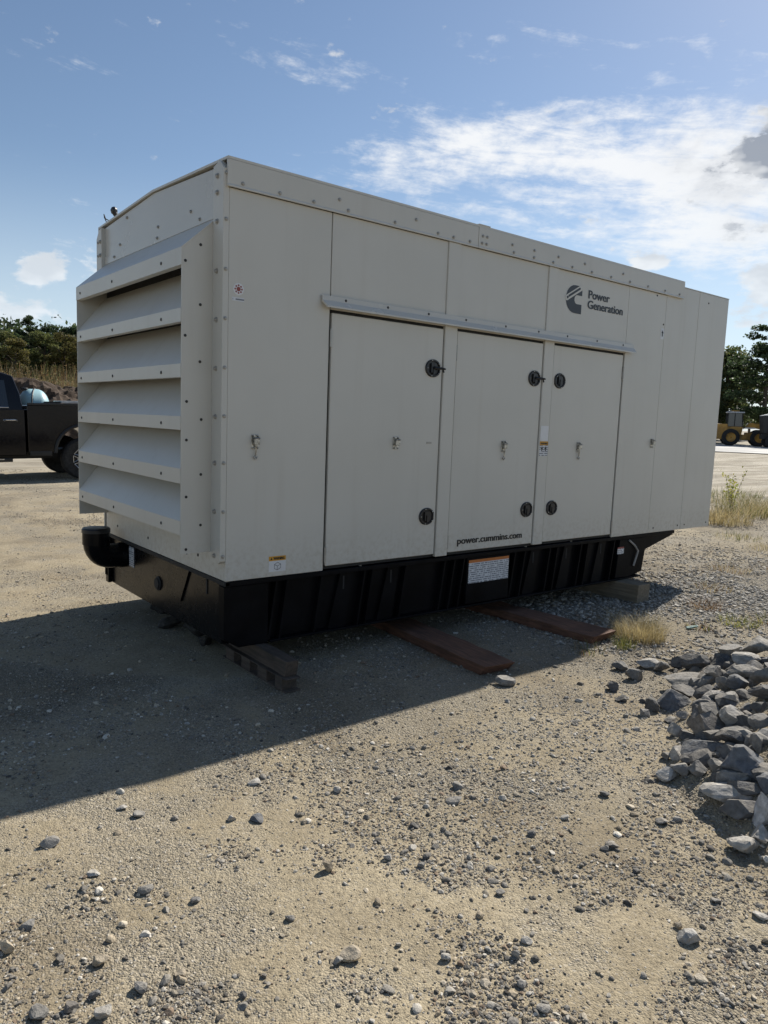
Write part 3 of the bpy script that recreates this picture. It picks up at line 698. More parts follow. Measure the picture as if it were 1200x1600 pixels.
ROCKS = [
(2.605, -1.931, 0.314, 0.187, 0.118, 'm', 'large grey rock at the back top edge of the rock pile'),
(2.629, -1.757, 0.227, 0.132, 0.107, 'm', 'rounded grey rock behind the slate-dark ones at the back of the pile'),
(2.572, -1.575, 0.112, 0.172, 0.136, 'd', 'black angular rock at the back left corner of the rock pile'),
(2.638, -1.43, 0.054, 0.118, 0.108, 'd', 'dark rock leaning on the black angular rock at the pile corner'),
(2.487, -1.287, 0.029, 0.162, 0.081, 'l', 'flat pale-topped rock on the sand just past the grass tuft'),
(2.489, -1.387, 0.03, 0.101, 0.085, 'm', 'grey rock touching the flat pale-topped rock near the grass tuft'),
(2.272, -1.213, 0.03, 0.107, 0.069, 'd', 'low dark rock on the sand left of the flat pale-topped rock'),
(2.19, -1.369, 0.029, 0.113, 0.087, 'm', 'brownish grey rock in front of the flat pale-topped rock'),
(1.884, -1.424, 0.03, 0.064, 0.078, 'd', 'small upright dark rock alone on the sand left of the pile'),
(1.77, -1.559, 0.03, 0.066, 0.045, 'd', 'small black rock lying below the small upright dark rock'),
(1.863, -1.65, 0.03, 0.045, 0.026, 'd', 'tiny dark rock between the sand and the left side of the pile'),
(1.792, -1.742, 0.03, 0.073, 0.096, 'd', 'dark upright rock at the left foot of the rock pile'),
(1.683, -1.768, 0.03, 0.054, 0.054, 'm', 'small round grey rock leaning on the dark upright rock'),
(2.268, -1.692, 0.083, 0.241, 0.108, 'm', 'long flat slab with a light top on the upper left of the pile'),
(2.317, -1.821, 0.167, 0.111, 0.106, 'm', 'blocky grey rock beside the long flat slab in the pile'),
(2.408, -1.96, 0.27, 0.152, 0.09, 'l', 'slanted grey slab leaning near the back of the pile'),
(2.226, -2.039, 0.258, 0.165, 0.078, 'm', 'low grey slab under the slanted slab at the back of the pile'),
(2.099, -1.989, 0.192, 0.073, 0.104, 'm', 'narrow upright grey rock in the middle of the pile'),
(2.064, -2.084, 0.232, 0.111, 0.102, 's', 'blue-black rock in the middle of the pile'),
(2.131, -2.177, 0.302, 0.105, 0.105, 'm', 'grey rock at the right edge of the pile beside the low slab'),
(1.892, -2.288, 0.29, 0.124, 0.083, 'd', 'dark rock at the right edge below the grey one'),
(1.939, -1.802, 0.041, 0.189, 0.147, 's', 'big slate-dark boulder at the left front of the rock pile'),
(2.086, -1.784, 0.078, 0.151, 0.057, 'd', 'thin dark rock wedged behind the slate-dark boulder'),
(1.957, -2.018, 0.164, 0.102, 0.075, 'l', 'light brown rock in the centre of the pile'),
(1.885, -2.021, 0.144, 0.096, 0.061, 'm', 'small grey rock under the light brown rock'),
(1.895, -2.143, 0.212, 0.085, 0.047, 'l', 'small pale rock right of the light brown rock'),
(1.823, -2.02, 0.125, 0.104, 0.1, 'd', 'wedge-shaped dark rock right of the slate-dark boulder'),
(1.655, -2.266, 0.206, 0.14, 0.112, 'l', 'light grey pointed rock above the dark brick-shaped rock'),
(1.589, -2.187, 0.143, 0.186, 0.161, 'b', 'largest brown-grey boulder in the centre front of the pile'),
(1.433, -2.388, 0.204, 0.165, 0.086, 'd', 'dark brick-shaped rock right of the brown-grey boulder'),
(1.757, -1.961, 0.073, 0.07, 0.054, 'm', 'small grey rock left of the brown-grey boulder'),
(1.731, -1.904, 0.034, 0.079, 0.037, 'm', 'thin grey rock under the slate-dark boulder'),
(1.59, -2.021, 0.054, 0.092, 0.071, 'l', 'pale knobbly rock at the left front of the pile'),
(1.331, -2.293, 0.123, 0.192, 0.087, 's', 'flat slate slab at the front of the rock pile'),
(1.337, -2.532, 0.242, 0.046, 0.089, 'm', 'narrow standing grey rock by the right edge of the pile'),
(1.207, -2.537, 0.174, 0.181, 0.184, 's', 'huge dark boulder at the front right of the rock pile'),
(1.312, -2.18, 0.056, 0.07, 0.085, 'l', 'light egg-shaped rock at the front foot of the pile'),
(1.295, -2.134, 0.029, 0.055, 0.048, 'm', 'small grey rock left of the light egg-shaped rock'),
(1.148, -2.29, 0.065, 0.084, 0.084, 'm', 'grey rock at the front foot behind the flat pale one'),
(1.101, -2.253, 0.031, 0.106, 0.077, 'l', 'flat pale rock at the front left foot of the pile'),
(1.164, -2.355, 0.094, 0.079, 0.09, 'm', 'tilted grey rock at the front foot left of the huge boulder'),
(1.189, -2.435, 0.135, 0.078, 0.082, 'm', 'angular grey rock tucked under the slate slab'),
(1.138, -2.484, 0.121, 0.087, 0.066, 'd', 'dark rock below the huge dark boulder'),
(1.097, -2.599, 0.137, 0.131, 0.067, 'd', 'long dark splinter of rock beneath the huge boulder'),
(1.06, -2.54, 0.098, 0.193, 0.091, 'l', 'long light granite slab at the front edge of the pile'),
(0.982, -2.634, 0.085, 0.137, 0.107, 'd', 'dark grey rock in front of the light granite slab'),
(0.995, -2.717, 0.119, 0.083, 0.16, 'w', 'tall whitish granite block at the right picture edge'),
(0.88, -2.771, 0.075, 0.08, 0.089, 'l', 'light grey granite rock below the whitish block'),
(0.81, -2.747, 0.029, 0.119, 0.082, 'l', 'lone light granite rock on the sand nearest the camera'),
(1.536, -2.445, 0.267, 0.09, 0.072, 'm', 'grey rock at the right edge above the dark brick-shaped rock'),
(1.684, -2.376, 0.274, 0.078, 0.071, 'd', 'dark rock at the right edge below the pale ones'),
]
STONES = [
(0.175, -2.871, 0.069, 0.053, 'l', 'angular white-grey stone alone on the sand, lower right'),
(0.198, -2.825, 0.025, 0.029, 't', 'small tan pebble touching the angular white-grey stone'),
(-0.738, -2.318, 0.061, 0.046, 't', 'tan squarish stone in the lower middle of the yard'),
(-0.782, -2.315, 0.03, 0.032, 'm', 'round grey pebble leaning on the tan squarish stone'),
(-1.342, -1.93, 0.044, 0.044, 't', 'smooth tan stone in the lower left of the yard'),
(-1.396, -2.046, 0.031, 0.035, 's', 'blue-grey pebble below the smooth tan stone'),
(-1.399, -2.124, 0.044, 0.044, 'l', 'pale round stone at the bottom edge, lower left'),
(-1.532, -2.027, 0.047, 0.033, 'm', 'grey stone at the bottom edge near the left corner'),
(-1.476, -1.646, 0.051, 0.023, 'm', 'flat grey stone near the left picture edge'),
(-1.542, -1.723, 0.041, 0.056, 't', 'tan stone cut by the left picture edge'),
(-1.232, -1.514, 0.043, 0.02, 'l', 'flat pale stone in the left foreground'),
(-1.304, -1.246, 0.065, 0.046, 'm', 'grey ridged stone just below the shadow edge at left'),
(-1.12, -1.682, 0.051, 0.034, 'm', 'flat grey stone left of centre in the foreground'),
(-1.002, -1.819, 0.033, 0.023, 'm', 'grey pebble in the middle of the sunny foreground'),
(-0.595, -1.495, 0.056, 0.035, 's', 'dark slate pebble below the shadow edge'),
(-0.679, -1.437, 0.033, 0.033, 'l', 'light pebble beside the dark slate pebble'),
(-0.465, -1.225, 0.056, 0.025, 'l', 'pale flat pebble right at the shadow edge'),
(-0.966, -1.21, 0.045, 0.025, 'm', 'grey flat pebble under the shadow edge at left'),
(-1.002, -1.126, 0.041, 0.02, 'l', 'white flat pebble at the shadow edge on the left'),
(-0.199, -1.475, 0.033, 0.033, 'l', 'white pebble below the leaning steel plank'),
(-0.554, -1.925, 0.036, 0.059, 't', 'upright brown stone in the centre foreground'),
(-0.795, -2.067, 0.029, 0.026, 'm', 'grey pebble below the upright brown stone'),
(0.255, -1.751, 0.051, 0.034, 'm', 'grey stone on the sand below the shaded planks'),
(0.156, -1.831, 0.07, 0.032, 'm', 'flat grey stone just in front of another on the sand'),
(-0.113, -1.881, 0.038, 0.025, 'd', 'dark pebble left of centre on open sand'),
(-0.208, -2.064, 0.038, 0.028, 'd', 'dark pebble in the middle of the open sand'),
(-0.265, -2.096, 0.028, 0.028, 'm', 'small grey pebble beside the dark pebble on open sand'),
(-0.333, -1.986, 0.033, 0.03, 'l', 'pale round pebble at the middle of the yard'),
(-0.145, -2.369, 0.031, 0.022, 'm', 'grey oval pebble on open sand'),
(-0.067, -2.254, 0.035, 0.023, 'd', 'dark flat pebble on open sand right of centre'),
(0.223, -2.193, 0.035, 0.03, 'd', 'dark round pebble toward the right of the sand'),
(0.423, -2.424, 0.054, 0.029, 'b', 'brown flat stone among pebbles at right'),
(0.38, -2.42, 0.034, 0.027, 'd', 'dark pebble touching the brown flat stone'),
(0.357, -2.572, 0.03, 0.021, 'd', 'small black pebble on bare sand at right'),
(0.429, -2.831, 0.035, 0.022, 'm', 'oval grey pebble on bare sand near the right edge'),
(0.481, -2.957, 0.047, 0.021, 'l', 'pale flat stone at the right picture edge'),
(-0.514, -2.492, 0.032, 0.027, 'l', 'pale pebble low in the middle right'),
(-0.262, -2.586, 0.036, 0.026, 'l', 'light flat pebble low right of centre'),
(-0.336, -2.607, 0.025, 0.035, 'm', 'grey pebble beside the light flat pebble'),
(-0.409, -2.695, 0.029, 0.026, 'l', 'white pebble near the bottom, right of centre'),
(-0.426, -2.788, 0.039, 0.025, 'm', 'flat grey stone near the bottom edge, right of centre'),
(0.735, -2.446, 0.052, 0.031, 'm', 'grey pebble between the sand and the lone granite rock'),
(0.718, -2.184, 0.044, 0.028, 'd', 'dark pebble on the grey gritty sand at right'),
(0.8, -2.474, 0.042, 0.026, 'm', 'flat grey pebble left of the lone granite rock'),
(1.398, -0.992, 0.118, 0.071, 'm', 'rounded grey stone at the shadow edge past the plank'),
(-1.088, -2.302, 0.029, 0.017, 'm', 'grey pebble low left of centre'),
(-1.174, -2.098, 0.033, 0.025, 't', 'small tan pebble in the lower left middle'),
(-1.069, -2.274, 0.021, 0.025, 'd', 'small dark pebble near the bottom, left of centre'),
(-1.285, -2.09, 0.042, 0.039, 'm', 'broken grey stone near the bottom left'),
(-1.457, -2.056, 0.037, 0.034, 'b', 'brown stone at the bottom left'),
]

# ------------------------------------------------------------------ blocking under the skid
def beam(name, label, cat, x, y, w, l, z0, z1, rz, mat, group=None, skew=0.0, hollow=False, chew=0.012, seed=1):
    """a beam whose near end is centred at x, y and that runs away along local +y"""
    r_ = random.Random(seed); nl = max(4, int(l / .12)); vs, fs = [], []
    prof = [(-w / 2, 0), (w / 2, 0), (w / 2, z1 - z0), (-w / 2, z1 - z0)]
    for i in range(nl + 1):
        t = i / nl * l
        for j, (a, b) in enumerate(prof):
            dd = skew if (i == 0 and b == 0) else 0
            vs.append((a + r_.uniform(-1, 1) * chew * .4, t + dd + (r_.uniform(-1, 1) * chew if i == 0 else 0), b + (r_.uniform(-1, .3) * chew * .5 if b else 0)))
    for i in range(nl):
        for j in range(4): fs.append((i * 4 + j, (i + 1) * 4 + j, (i + 1) * 4 + (j + 1) % 4, i * 4 + (j + 1) % 4))
    fs += [(0, 1, 2, 3), tuple(range(nl * 4, nl * 4 + 4))[::-1]]
    o = MB().add(vs, fs).build(name, M[mat], None, .006, 2); o.location = (x, y, z0); o.rotation_euler = (0, 0, rz)
    return tag(o, label, cat, group)
beam('timber_block', 'upper weathered timber stacked under the near corner of the skid', 'timber', .247, -.36, .085, 1.9, .084, .180, rad(-1), 'timber', seed=3)
def slotted():
    R_ = root('slotted_runner', (.238, -.40, 0), 'lower hollow runner with slots under the stacked timber', 'runner')
    W, Hh, T, L_ = .105, .084, .008, .80
    MB().box(-W / 2, W / 2, 0, L_, .001, T).box(-W / 2, W / 2, 0, L_, Hh - T, Hh - .001).build('plate', M['timber'], R_, .002, 1)
    y = 0
    for k in range(4):
        ln = .125
        MB().box(-W / 2 + .002, W / 2 - .002, y + .014 if k else y + .045, y + ln, T, Hh - T).build('web_block', M['timber'], R_, .002, 1)
        y += ln + .085
slotted()
beam('steel_plank', 'rust-brown beam sticking out under the skid, nearer of two', 'beam', 1.50, -.862, .255, 2.2, .001, .070, rad(-5), 'rusty', skew=.055, seed=5)
beam('steel_plank', 'rust-brown beam beside the dry grass tuft, farther of two', 'beam', 2.72, -.79, .27, 2.4, .001, .070, rad(4), 'rusty', skew=.02, chew=.03, seed=8)
beam('timber_block', 'square grey timber block under the far end of the skid', 'timber', 4.10, -.235, .19, 1.6, .001, .180, rad(1), 'timber_pale', skew=.01, seed=11)
beam('timber_block', 'timber packing under the far side of the skid end', 'timber', 4.12, 1.5, .19, .95, .001, .180, rad(0), 'timber_pale', seed=12)

# ------------------------------------------------------------------ rocks
def ico(sub):
    bm = bmesh.new(); bmesh.ops.create_icosphere(bm, subdivisions=sub, radius=1)
    V = np.array([v.co[:] for v in bm.verts]); F = np.array([[v.index for v in f.verts] for f in bm.faces]); bm.free(); return V, F
ICO1, ICO2, ICO3 = ico(1), ico(2), ico(3)
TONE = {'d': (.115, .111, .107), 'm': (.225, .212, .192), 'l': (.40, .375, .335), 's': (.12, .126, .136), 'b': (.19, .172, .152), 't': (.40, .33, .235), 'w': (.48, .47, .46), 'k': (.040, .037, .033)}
def carve(base, seed, planes=9, lo=.38, hi=.78, rough=.04):
    g = np.random.default_rng(seed); V = base.copy()
    for _ in range(planes):
        n = g.normal(size=3); n /= np.linalg.norm(n); d = g.uniform(lo, hi)
        k = V @ n - d; V = V - np.outer(np.clip(k, 0, None), n)
    V = V + g.normal(size=V.shape) * rough * .5
    mn, mx = V.min(0), V.max(0); return (V - (mn + mx) / 2) / ((mx - mn) / 2)
def rock_object(name, seed, sx, sy, sz, tone, loc, rot, planes=13, sub=ICO3, rough=.016):
    g = np.random.default_rng(seed + 999); V = carve(sub[0], seed, planes, rough=rough) * np.array([sx, sy, sz]) / 2
    c = np.array(TONE[tone]) * g.uniform(.85, 1.15); c = c[None] * (1 + g.normal(size=(len(V), 1)) * .10)
    o = link(name, np_mesh(name, V, sub[1], False, np.clip(c, .01, .8)), M['rock']); o.location = loc; o.rotation_euler = rot; return o
VA = math.atan2(.774, .621)
for i, (x, y, z, sx, sh, t, lab) in enumerate(ROCKS):
    big = max(sx, sh); hz = sh * .92
    o = rock_object('rock', 40 + i, sx * 1.08, max(sx * .85, sh * .9), max(hz, .03), t, (x, y, max(z - .020, hz * .34)), (random.uniform(-.22, .22), random.uniform(-.22, .22), VA - math.pi / 2 + random.uniform(-.25, .25)))
    tag(o, lab, 'rock', 'rocks of the pile beside the yard')
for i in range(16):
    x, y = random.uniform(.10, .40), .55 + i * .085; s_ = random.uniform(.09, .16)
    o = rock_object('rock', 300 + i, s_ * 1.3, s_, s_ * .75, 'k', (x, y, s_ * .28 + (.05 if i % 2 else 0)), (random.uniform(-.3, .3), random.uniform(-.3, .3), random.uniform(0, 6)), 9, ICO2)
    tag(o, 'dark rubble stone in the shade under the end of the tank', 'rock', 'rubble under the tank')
def pile_h(x, y): return float(heap(x, y))
n = 0
while n < 290:
    x, y = random.uniform(.8, 2.75), random.uniform(-3.5, -1.35); h = pile_h(x, y)
    if h < .05 or x < 1.05: continue
    s = random.uniform(.06, .15) * (1 if n % 3 else .7)
    tn = random.choice('ddddmmsb'); zone = 'at the left foot of the rock pile' if h < .12 else ('in the far half of the rock pile' if x > 2.0 else ('in the near half of the rock pile' if y > -2.75 else 'at the right picture edge of the rock pile'))
    o = rock_object('rock', 400 + n, s * 1.2, s, s * random.uniform(.6, .9), tn, (x, y, h * .80 + s * .08 - .012), (random.uniform(-.6, .6), random.uniform(-.6, .6), random.uniform(0, 6)), 8, ICO2)
    nm = {'d': 'dark grey', 'm': 'mid grey', 's': 'blue-black', 'b': 'brownish'}[tn]; tag(o, 'small ' + nm + ' rock wedged ' + zone, 'rock', 'small ' + nm + ' rocks ' + zone); n += 1
for i, (x, y, sx, sh, t, lab) in enumerate(STONES):
    sz = sh * .8; o = rock_object('stone', 800 + i, sx * 1.05, sx * .85, sz, t, (x, y, gz(x, y) + sz * .33), (random.uniform(-.15, .15), random.uniform(-.15, .15), VA - 1.57 + random.uniform(-.4, .4)), 6 if t in 'tm' else 8, ICO2, .02)
    tag(o, lab, 'stone', 'loose stones on the sand')

# ------------------------------------------------------------------ gravel lying on the yard
def make_gravel():
    pal = np.array([(.265, .240, .20), (.37, .305, .215), (.135, .120, .10), (.52, .475, .40), (.26, .19, .13), (.215, .195, .165), (.43, .37, .28)])
    allV, allF, allC, off = [], [], [], 0
    OCT = (np.array([(1, 0, 0), (-1, 0, 0), (0, 1, 0), (0, -1, 0), (0, 0, 1), (0, 0, -1.0)]), np.array([(0, 2, 4), (2, 1, 4), (1, 3, 4), (3, 0, 4), (2, 0, 5), (1, 2, 5), (3, 1, 5), (0, 3, 5)]))
    for base, N, lo, hi in ((OCT, 120000, .0021, .0046), (ICO1, 46000, .0029, .0085), (ICO2, 3600, .0060, .0148), (ICO1, 10000, .0075, .0151)):
        K = int(N * 3.4)
        a = VA + np.radians(rng.uniform(-41, 41, K)); r = np.exp(rng.uniform(np.log(1.5), np.log(19), K))
        x, y = CAM.x + r * np.cos(a), CAM.y + r * np.sin(a)
        local = hi == .0151
        if local: x, y = rng.uniform(2.4, 9.5, K), rng.uniform(-1.9, 2.6, K); r = np.hypot(x - CAM.x, y - CAM.y)
        pat = fbm(x * 1.1, y * 1.1, 5) * .6 + fbm(x * 5, y * 5, 6) * .4
        crush = np.exp(-((x - 5.0) ** 2 * .10 + (y + .4) ** 2 * .35)) + .9 * np.exp(-((x - 1.3) ** 2 * 1.6 + (y + 1.75) ** 2 * 3.5))
        keep = rng.uniform(0, 1, K) < (np.clip(crush * 1.3 - .25, 0, 1) * sstep(.36, .5, pat) if local else np.clip(.07 + 1.2 * sstep(.44, .56, pat) + crush * .8, 0, 1))
        x, y, r, crush = x[keep][:N], y[keep][:N], r[keep][:N], crush[keep][:N]; n_ = len(x)
        s = np.minimum(lo * rng.uniform(.02, 1, n_) ** -.42, hi) ; s = np.maximum(s, .00060 * r) * (1 + .25 * crush)
        z = terrain(x, y)
        pick = rng.choice(len(pal), n_, p=[.24, .18, .09, .13, .06, .15, .15]); c = pal[pick] * rng.uniform(.6, 1.3, (n_, 1))
        gcol = np.array([.32, .295, .255]) * rng.uniform(.45, 1.6, (n_, 1)); c = np.where((rng.uniform(0, 1, n_) < crush)[:, None], gcol, c)
        var = rng.integers(0, 8, n_)
        for v in range(8):
            q = np.where(var == v)[0]; B = carve(base[0], 60 + v, 7, .42, .85, .03)
            m = len(q); k = len(B)
            sc = s[q][:, None] * np.stack([rng.uniform(.85, 1.4, m), rng.uniform(.75, 1.1, m), rng.uniform(.45, .8, m)], 1)
            P = B[None] * sc[:, None, :]
            tl = rng.uniform(-.5, .5, m); P = np.stack([P[..., 0], P[..., 1] * np.cos(tl)[:, None] - P[..., 2] * np.sin(tl)[:, None], P[..., 1] * np.sin(tl)[:, None] + P[..., 2] * np.cos(tl)[:, None]], -1)
            th = rng.uniform(0, 6.28, m); cx_, sx_ = np.cos(th)[:, None], np.sin(th)[:, None]
            P = np.stack([P[..., 0] * cx_ - P[..., 1] * sx_ + x[q][:, None], P[..., 0] * sx_ + P[..., 1] * cx_ + y[q][:, None], P[..., 2] + (z[q] + sc[:, 2] * .35)[:, None]], -1)
            allV.append(P.reshape(-1, 3)); allF.append((base[1][None] + (np.arange(m) * k)[:, None, None]).reshape(-1, 3) + off); allC.append(np.repeat(c[q], k, 0)); off += m * k
    o = link('gravel', np_mesh('gravel', np.concatenate(allV), np.concatenate(allF), False, np.concatenate(allC)), M['pebble'])
    tag(o, 'loose pebbles and grit scattered over the sandy yard', 'gravel', kind='stuff')
make_gravel()

# ------------------------------------------------------------------ grass and weeds
def blades(n, h, spread, lean, cols, w=.0025, seg=4, seed=0):
    g = np.random.default_rng(seed); V, F, C = [], [], []
    for i in range(n):
        a = g.uniform(0, 6.28); rr = spread * math.sqrt(g.uniform()); bx, by = rr * math.cos(a), rr * math.sin(a)
        hh = h * g.uniform(.45, 1.1); d = a + g.normal() * .8; L_ = lean * g.uniform(.3, 1.4) * hh
        c = np.array(cols[g.integers(len(cols))]) * g.uniform(.75, 1.25); o = len(V); sw = (-math.sin(d) * w, math.cos(d) * w)
        for k in range(seg + 1):
            t = k / seg; x = bx + math.cos(d) * L_ * t * t; y = by + math.sin(d) * L_ * t * t; z = hh * (t - .25 * lean * t * t); q = 1 - t * .85
            V += [(x - sw[0] * q, y - sw[1] * q, z), (x + sw[0] * q, y + sw[1] * q, z)]; C += [c, c]
        for k in range(seg): F.append((o + 2 * k, o + 2 * k + 1, o + 2 * k + 3, o + 2 * k + 2))
    return np_mesh('blades', np.array(V), np.array(F), True, np.array(C))
DRY = [(.42, .34, .17), (.50, .42, .24), (.36, .28, .13)]; GRN = [(.12, .15, .04), (.20, .20, .06), (.26, .24, .08)]; RED = [(.25, .15, .09), (.34, .24, .14), (.20, .13, .07)]; YEL = [(.30, .30, .05), (.22, .25, .05), (.38, .34, .08)]
def tuft(x, y, n, h, spread, lean, cols, label, w=.0025, seed=0, group='grass tufts on the gravel'):
    o = link('grass_tuft', blades(n, h, spread, lean, cols, w, 4, seed), M['grass']); o.location = (x, y, gz(x, y) - .005)
    return tag(o, label, 'grass', group)
tuft(3.05, -.86, 950, .21, .19, .85, DRY, 'bushy golden dry grass tuft at the end of the farther beam', .0016, 1)
tuft(2.72, -.95, 130, .13, .08, .6, GRN, 'green grass clump in the shade against the farther beam', .002, 2)
tuft(2.40, -.88, 90, .10, .12, .9, RED + GRN, 'sparse withered weeds in shade beside the farther beam', .002, 21)
tuft(3.38, -.72, 120, .10, .12, 1.0, DRY, 'short straggly dry tuft behind the golden grass tuft', .002, 3)
k = 10
for px_, label, n, h, sp, cols in [((4.45, -.66), 'low reddish weed patch near the far shadow corner', 150, .11, .16, RED), ((5.2, -.32), 'thin reddish-brown weed beyond the shadow corner', 110, .12, .18, RED + DRY), ((4.17, -1.08), 'yellow-green ground weed behind the rock pile', 170, .08, .16, YEL), ((4.5, -1.20), 'second yellow-green weed patch behind the rocks at right', 150, .09, .18, YEL + RED), ((3.75, -.98), 'small brownish weed beside the teal shard', 80, .09, .12, RED + GRN), ((6.3, .05), 'brown weed on the bright gravel past the machine end', 110, .12, .22, RED + DRY), ((6.9, -.25), 'yellowish straw tuft on the bright gravel', 120, .13, .22, DRY + RED), ((8.1, .4), 'low straw-coloured weed right of the enclosure corner', 140, .16, .3, DRY), ((8.6, 1.1), 'flat olive grass under the enclosure end', 160, .14, .32, DRY + GRN)]:
    tuft(px_[0], px_[1], n, h, sp, 1.0, cols, label, .0028, k); k += 1
for x, y, n, h, sp, cols, label in [(9.9, 2.05, 520, .40, .5, DRY, 'tall pale dry grass clump by the enclosure corner'), (11.4, 2.3, 460, .40, .55, DRY + GRN, 'second dry grass clump right of the corner'), (12.3, 2.4, 400, .34, .6, DRY, 'dry grass clump at the right picture edge'), (13.4, 3.2, 380, .32, .8, GRN + DRY, 'green-tinged grass strip behind the dry clumps'), (14.8, 4.4, 300, .26, .9, GRN, 'farthest low green grass patch')]:
    tuft(x, y, n, h, sp, .8, cols, label, .005, k); k += 1
def weed(x, y, h, label, seed, cols):
    g = np.random.default_rng(seed); R_ = root('weed', (x, y, gz(x, y) - .01), label, 'weed', 'tall leafy weeds by the enclosure corner')
    mb = MB(); V, F, C = [], [], []
    for s in range(5):
        a = g.uniform(0, 6.28); top = (math.cos(a) * h * .25, math.sin(a) * h * .25, h * g.uniform(.7, 1))
        mb.tube([(0, 0, 0), (top[0] * .4, top[1] * .4, top[2] * .5), top], .005, 5, r1=.002)
        for q in range(46):
            t = g.uniform(.25, 1); c0 = np.array([top[0] * t * t, top[1] * t * t, top[2] * t]) + g.normal(size=3) * .05 * h
            u = g.normal(size=3); u /= np.linalg.norm(u); v = np.cross(u, g.normal(size=3)); v /= np.linalg.norm(v); sz = g.uniform(.018, .035); o = len(V)
            V += [c0 - u * sz, c0 + v * sz * .5, c0 + u * sz, c0 - v * sz * .5]; F.append((o, o + 1, o + 2, o + 3)); C += [np.array(cols[g.integers(len(cols))])] * 4
    mb.build('stem', M['bark'], R_); link('leaves', np_mesh('leaves', np.array(V), np.array(F), False, np.array(C)), M['leaf'], R_)
weed(11.7, 2.75, .85, 'tall yellow-green leafy weed standing over the dry grass', 5, YEL); weed(10.2, 2.6, .62, 'dark green leafy weed close to the enclosure corner', 6, GRN)
sh = MB().prism([(-.055, -.010), (-.03, -.018), (.05, -.012), (.06, .004), (.01, .016), (-.05, .012)], 'z', 0, .012).build('plastic_shard', M['teal'], None, .002, 1); sh.location = (3.66, -.95, gz(3.66, -.95) + .012); sh.rotation_euler = (.2, -.1, VA - 1.3)
tag(sh, 'small teal plastic shard on the sand behind the rocks', 'shard')

# ------------------------------------------------------------------ pickup truck
def wheel(par, name, x, y, z, R, W, out, spokes=8, rim_mat='alloy', rr=.56):
    w = MB().lathe([(R * .60, -W / 2), (R * .90, -W / 2), (R * .985, -W * .36), (R, -W * .2), (R, W * .2), (R * .985, W * .36), (R * .90, W / 2), (R * .60, W / 2)], (0, 0, 0), 'y', 40, False).build(name, M['rubber'], par, smooth=True)
    w.location = (x, y, z)
    o = out
    MB().lathe([(R * .62, o * W * .30), (R * .62, o * W * .50), (R * .58, o * W * .50), (R * .55, o * W * .30), (.01, o * W * .26)], (0, 0, 0), 'y', 32).build('rim', M['truck_trim'], w, smooth=True)
    for k in range(spokes):                       # outlined windows between the spokes
        t = 2 * math.pi * k / spokes; d = .31 * 8 / spokes
        pts = [(rr_ * R * math.cos(t + a), rr_ * R * math.sin(t + a)) for rr_, a in ((.30, -d * .55), (.30, d * .55), (.53, d), (.53, -d))]
        mb = MB()
        for i in range(4):
            a, b = pts[i], pts[(i + 1) % 4]; mb.tube([(a[0], o * W * .46, a[1]), (b[0], o * W * .46, b[1])], R * .018, 5)
        mb.build('spoke_edge', M[rim_mat], w)
    MB().lathe([(R * .27, o * W * .30), (R * .27, o * W * .46), (R * .12, o * W * .50), (.005, o * W * .51)], (0, 0, 0), 'y', 16).build('hub', M['truck_trim'], w, smooth=True)
    return w
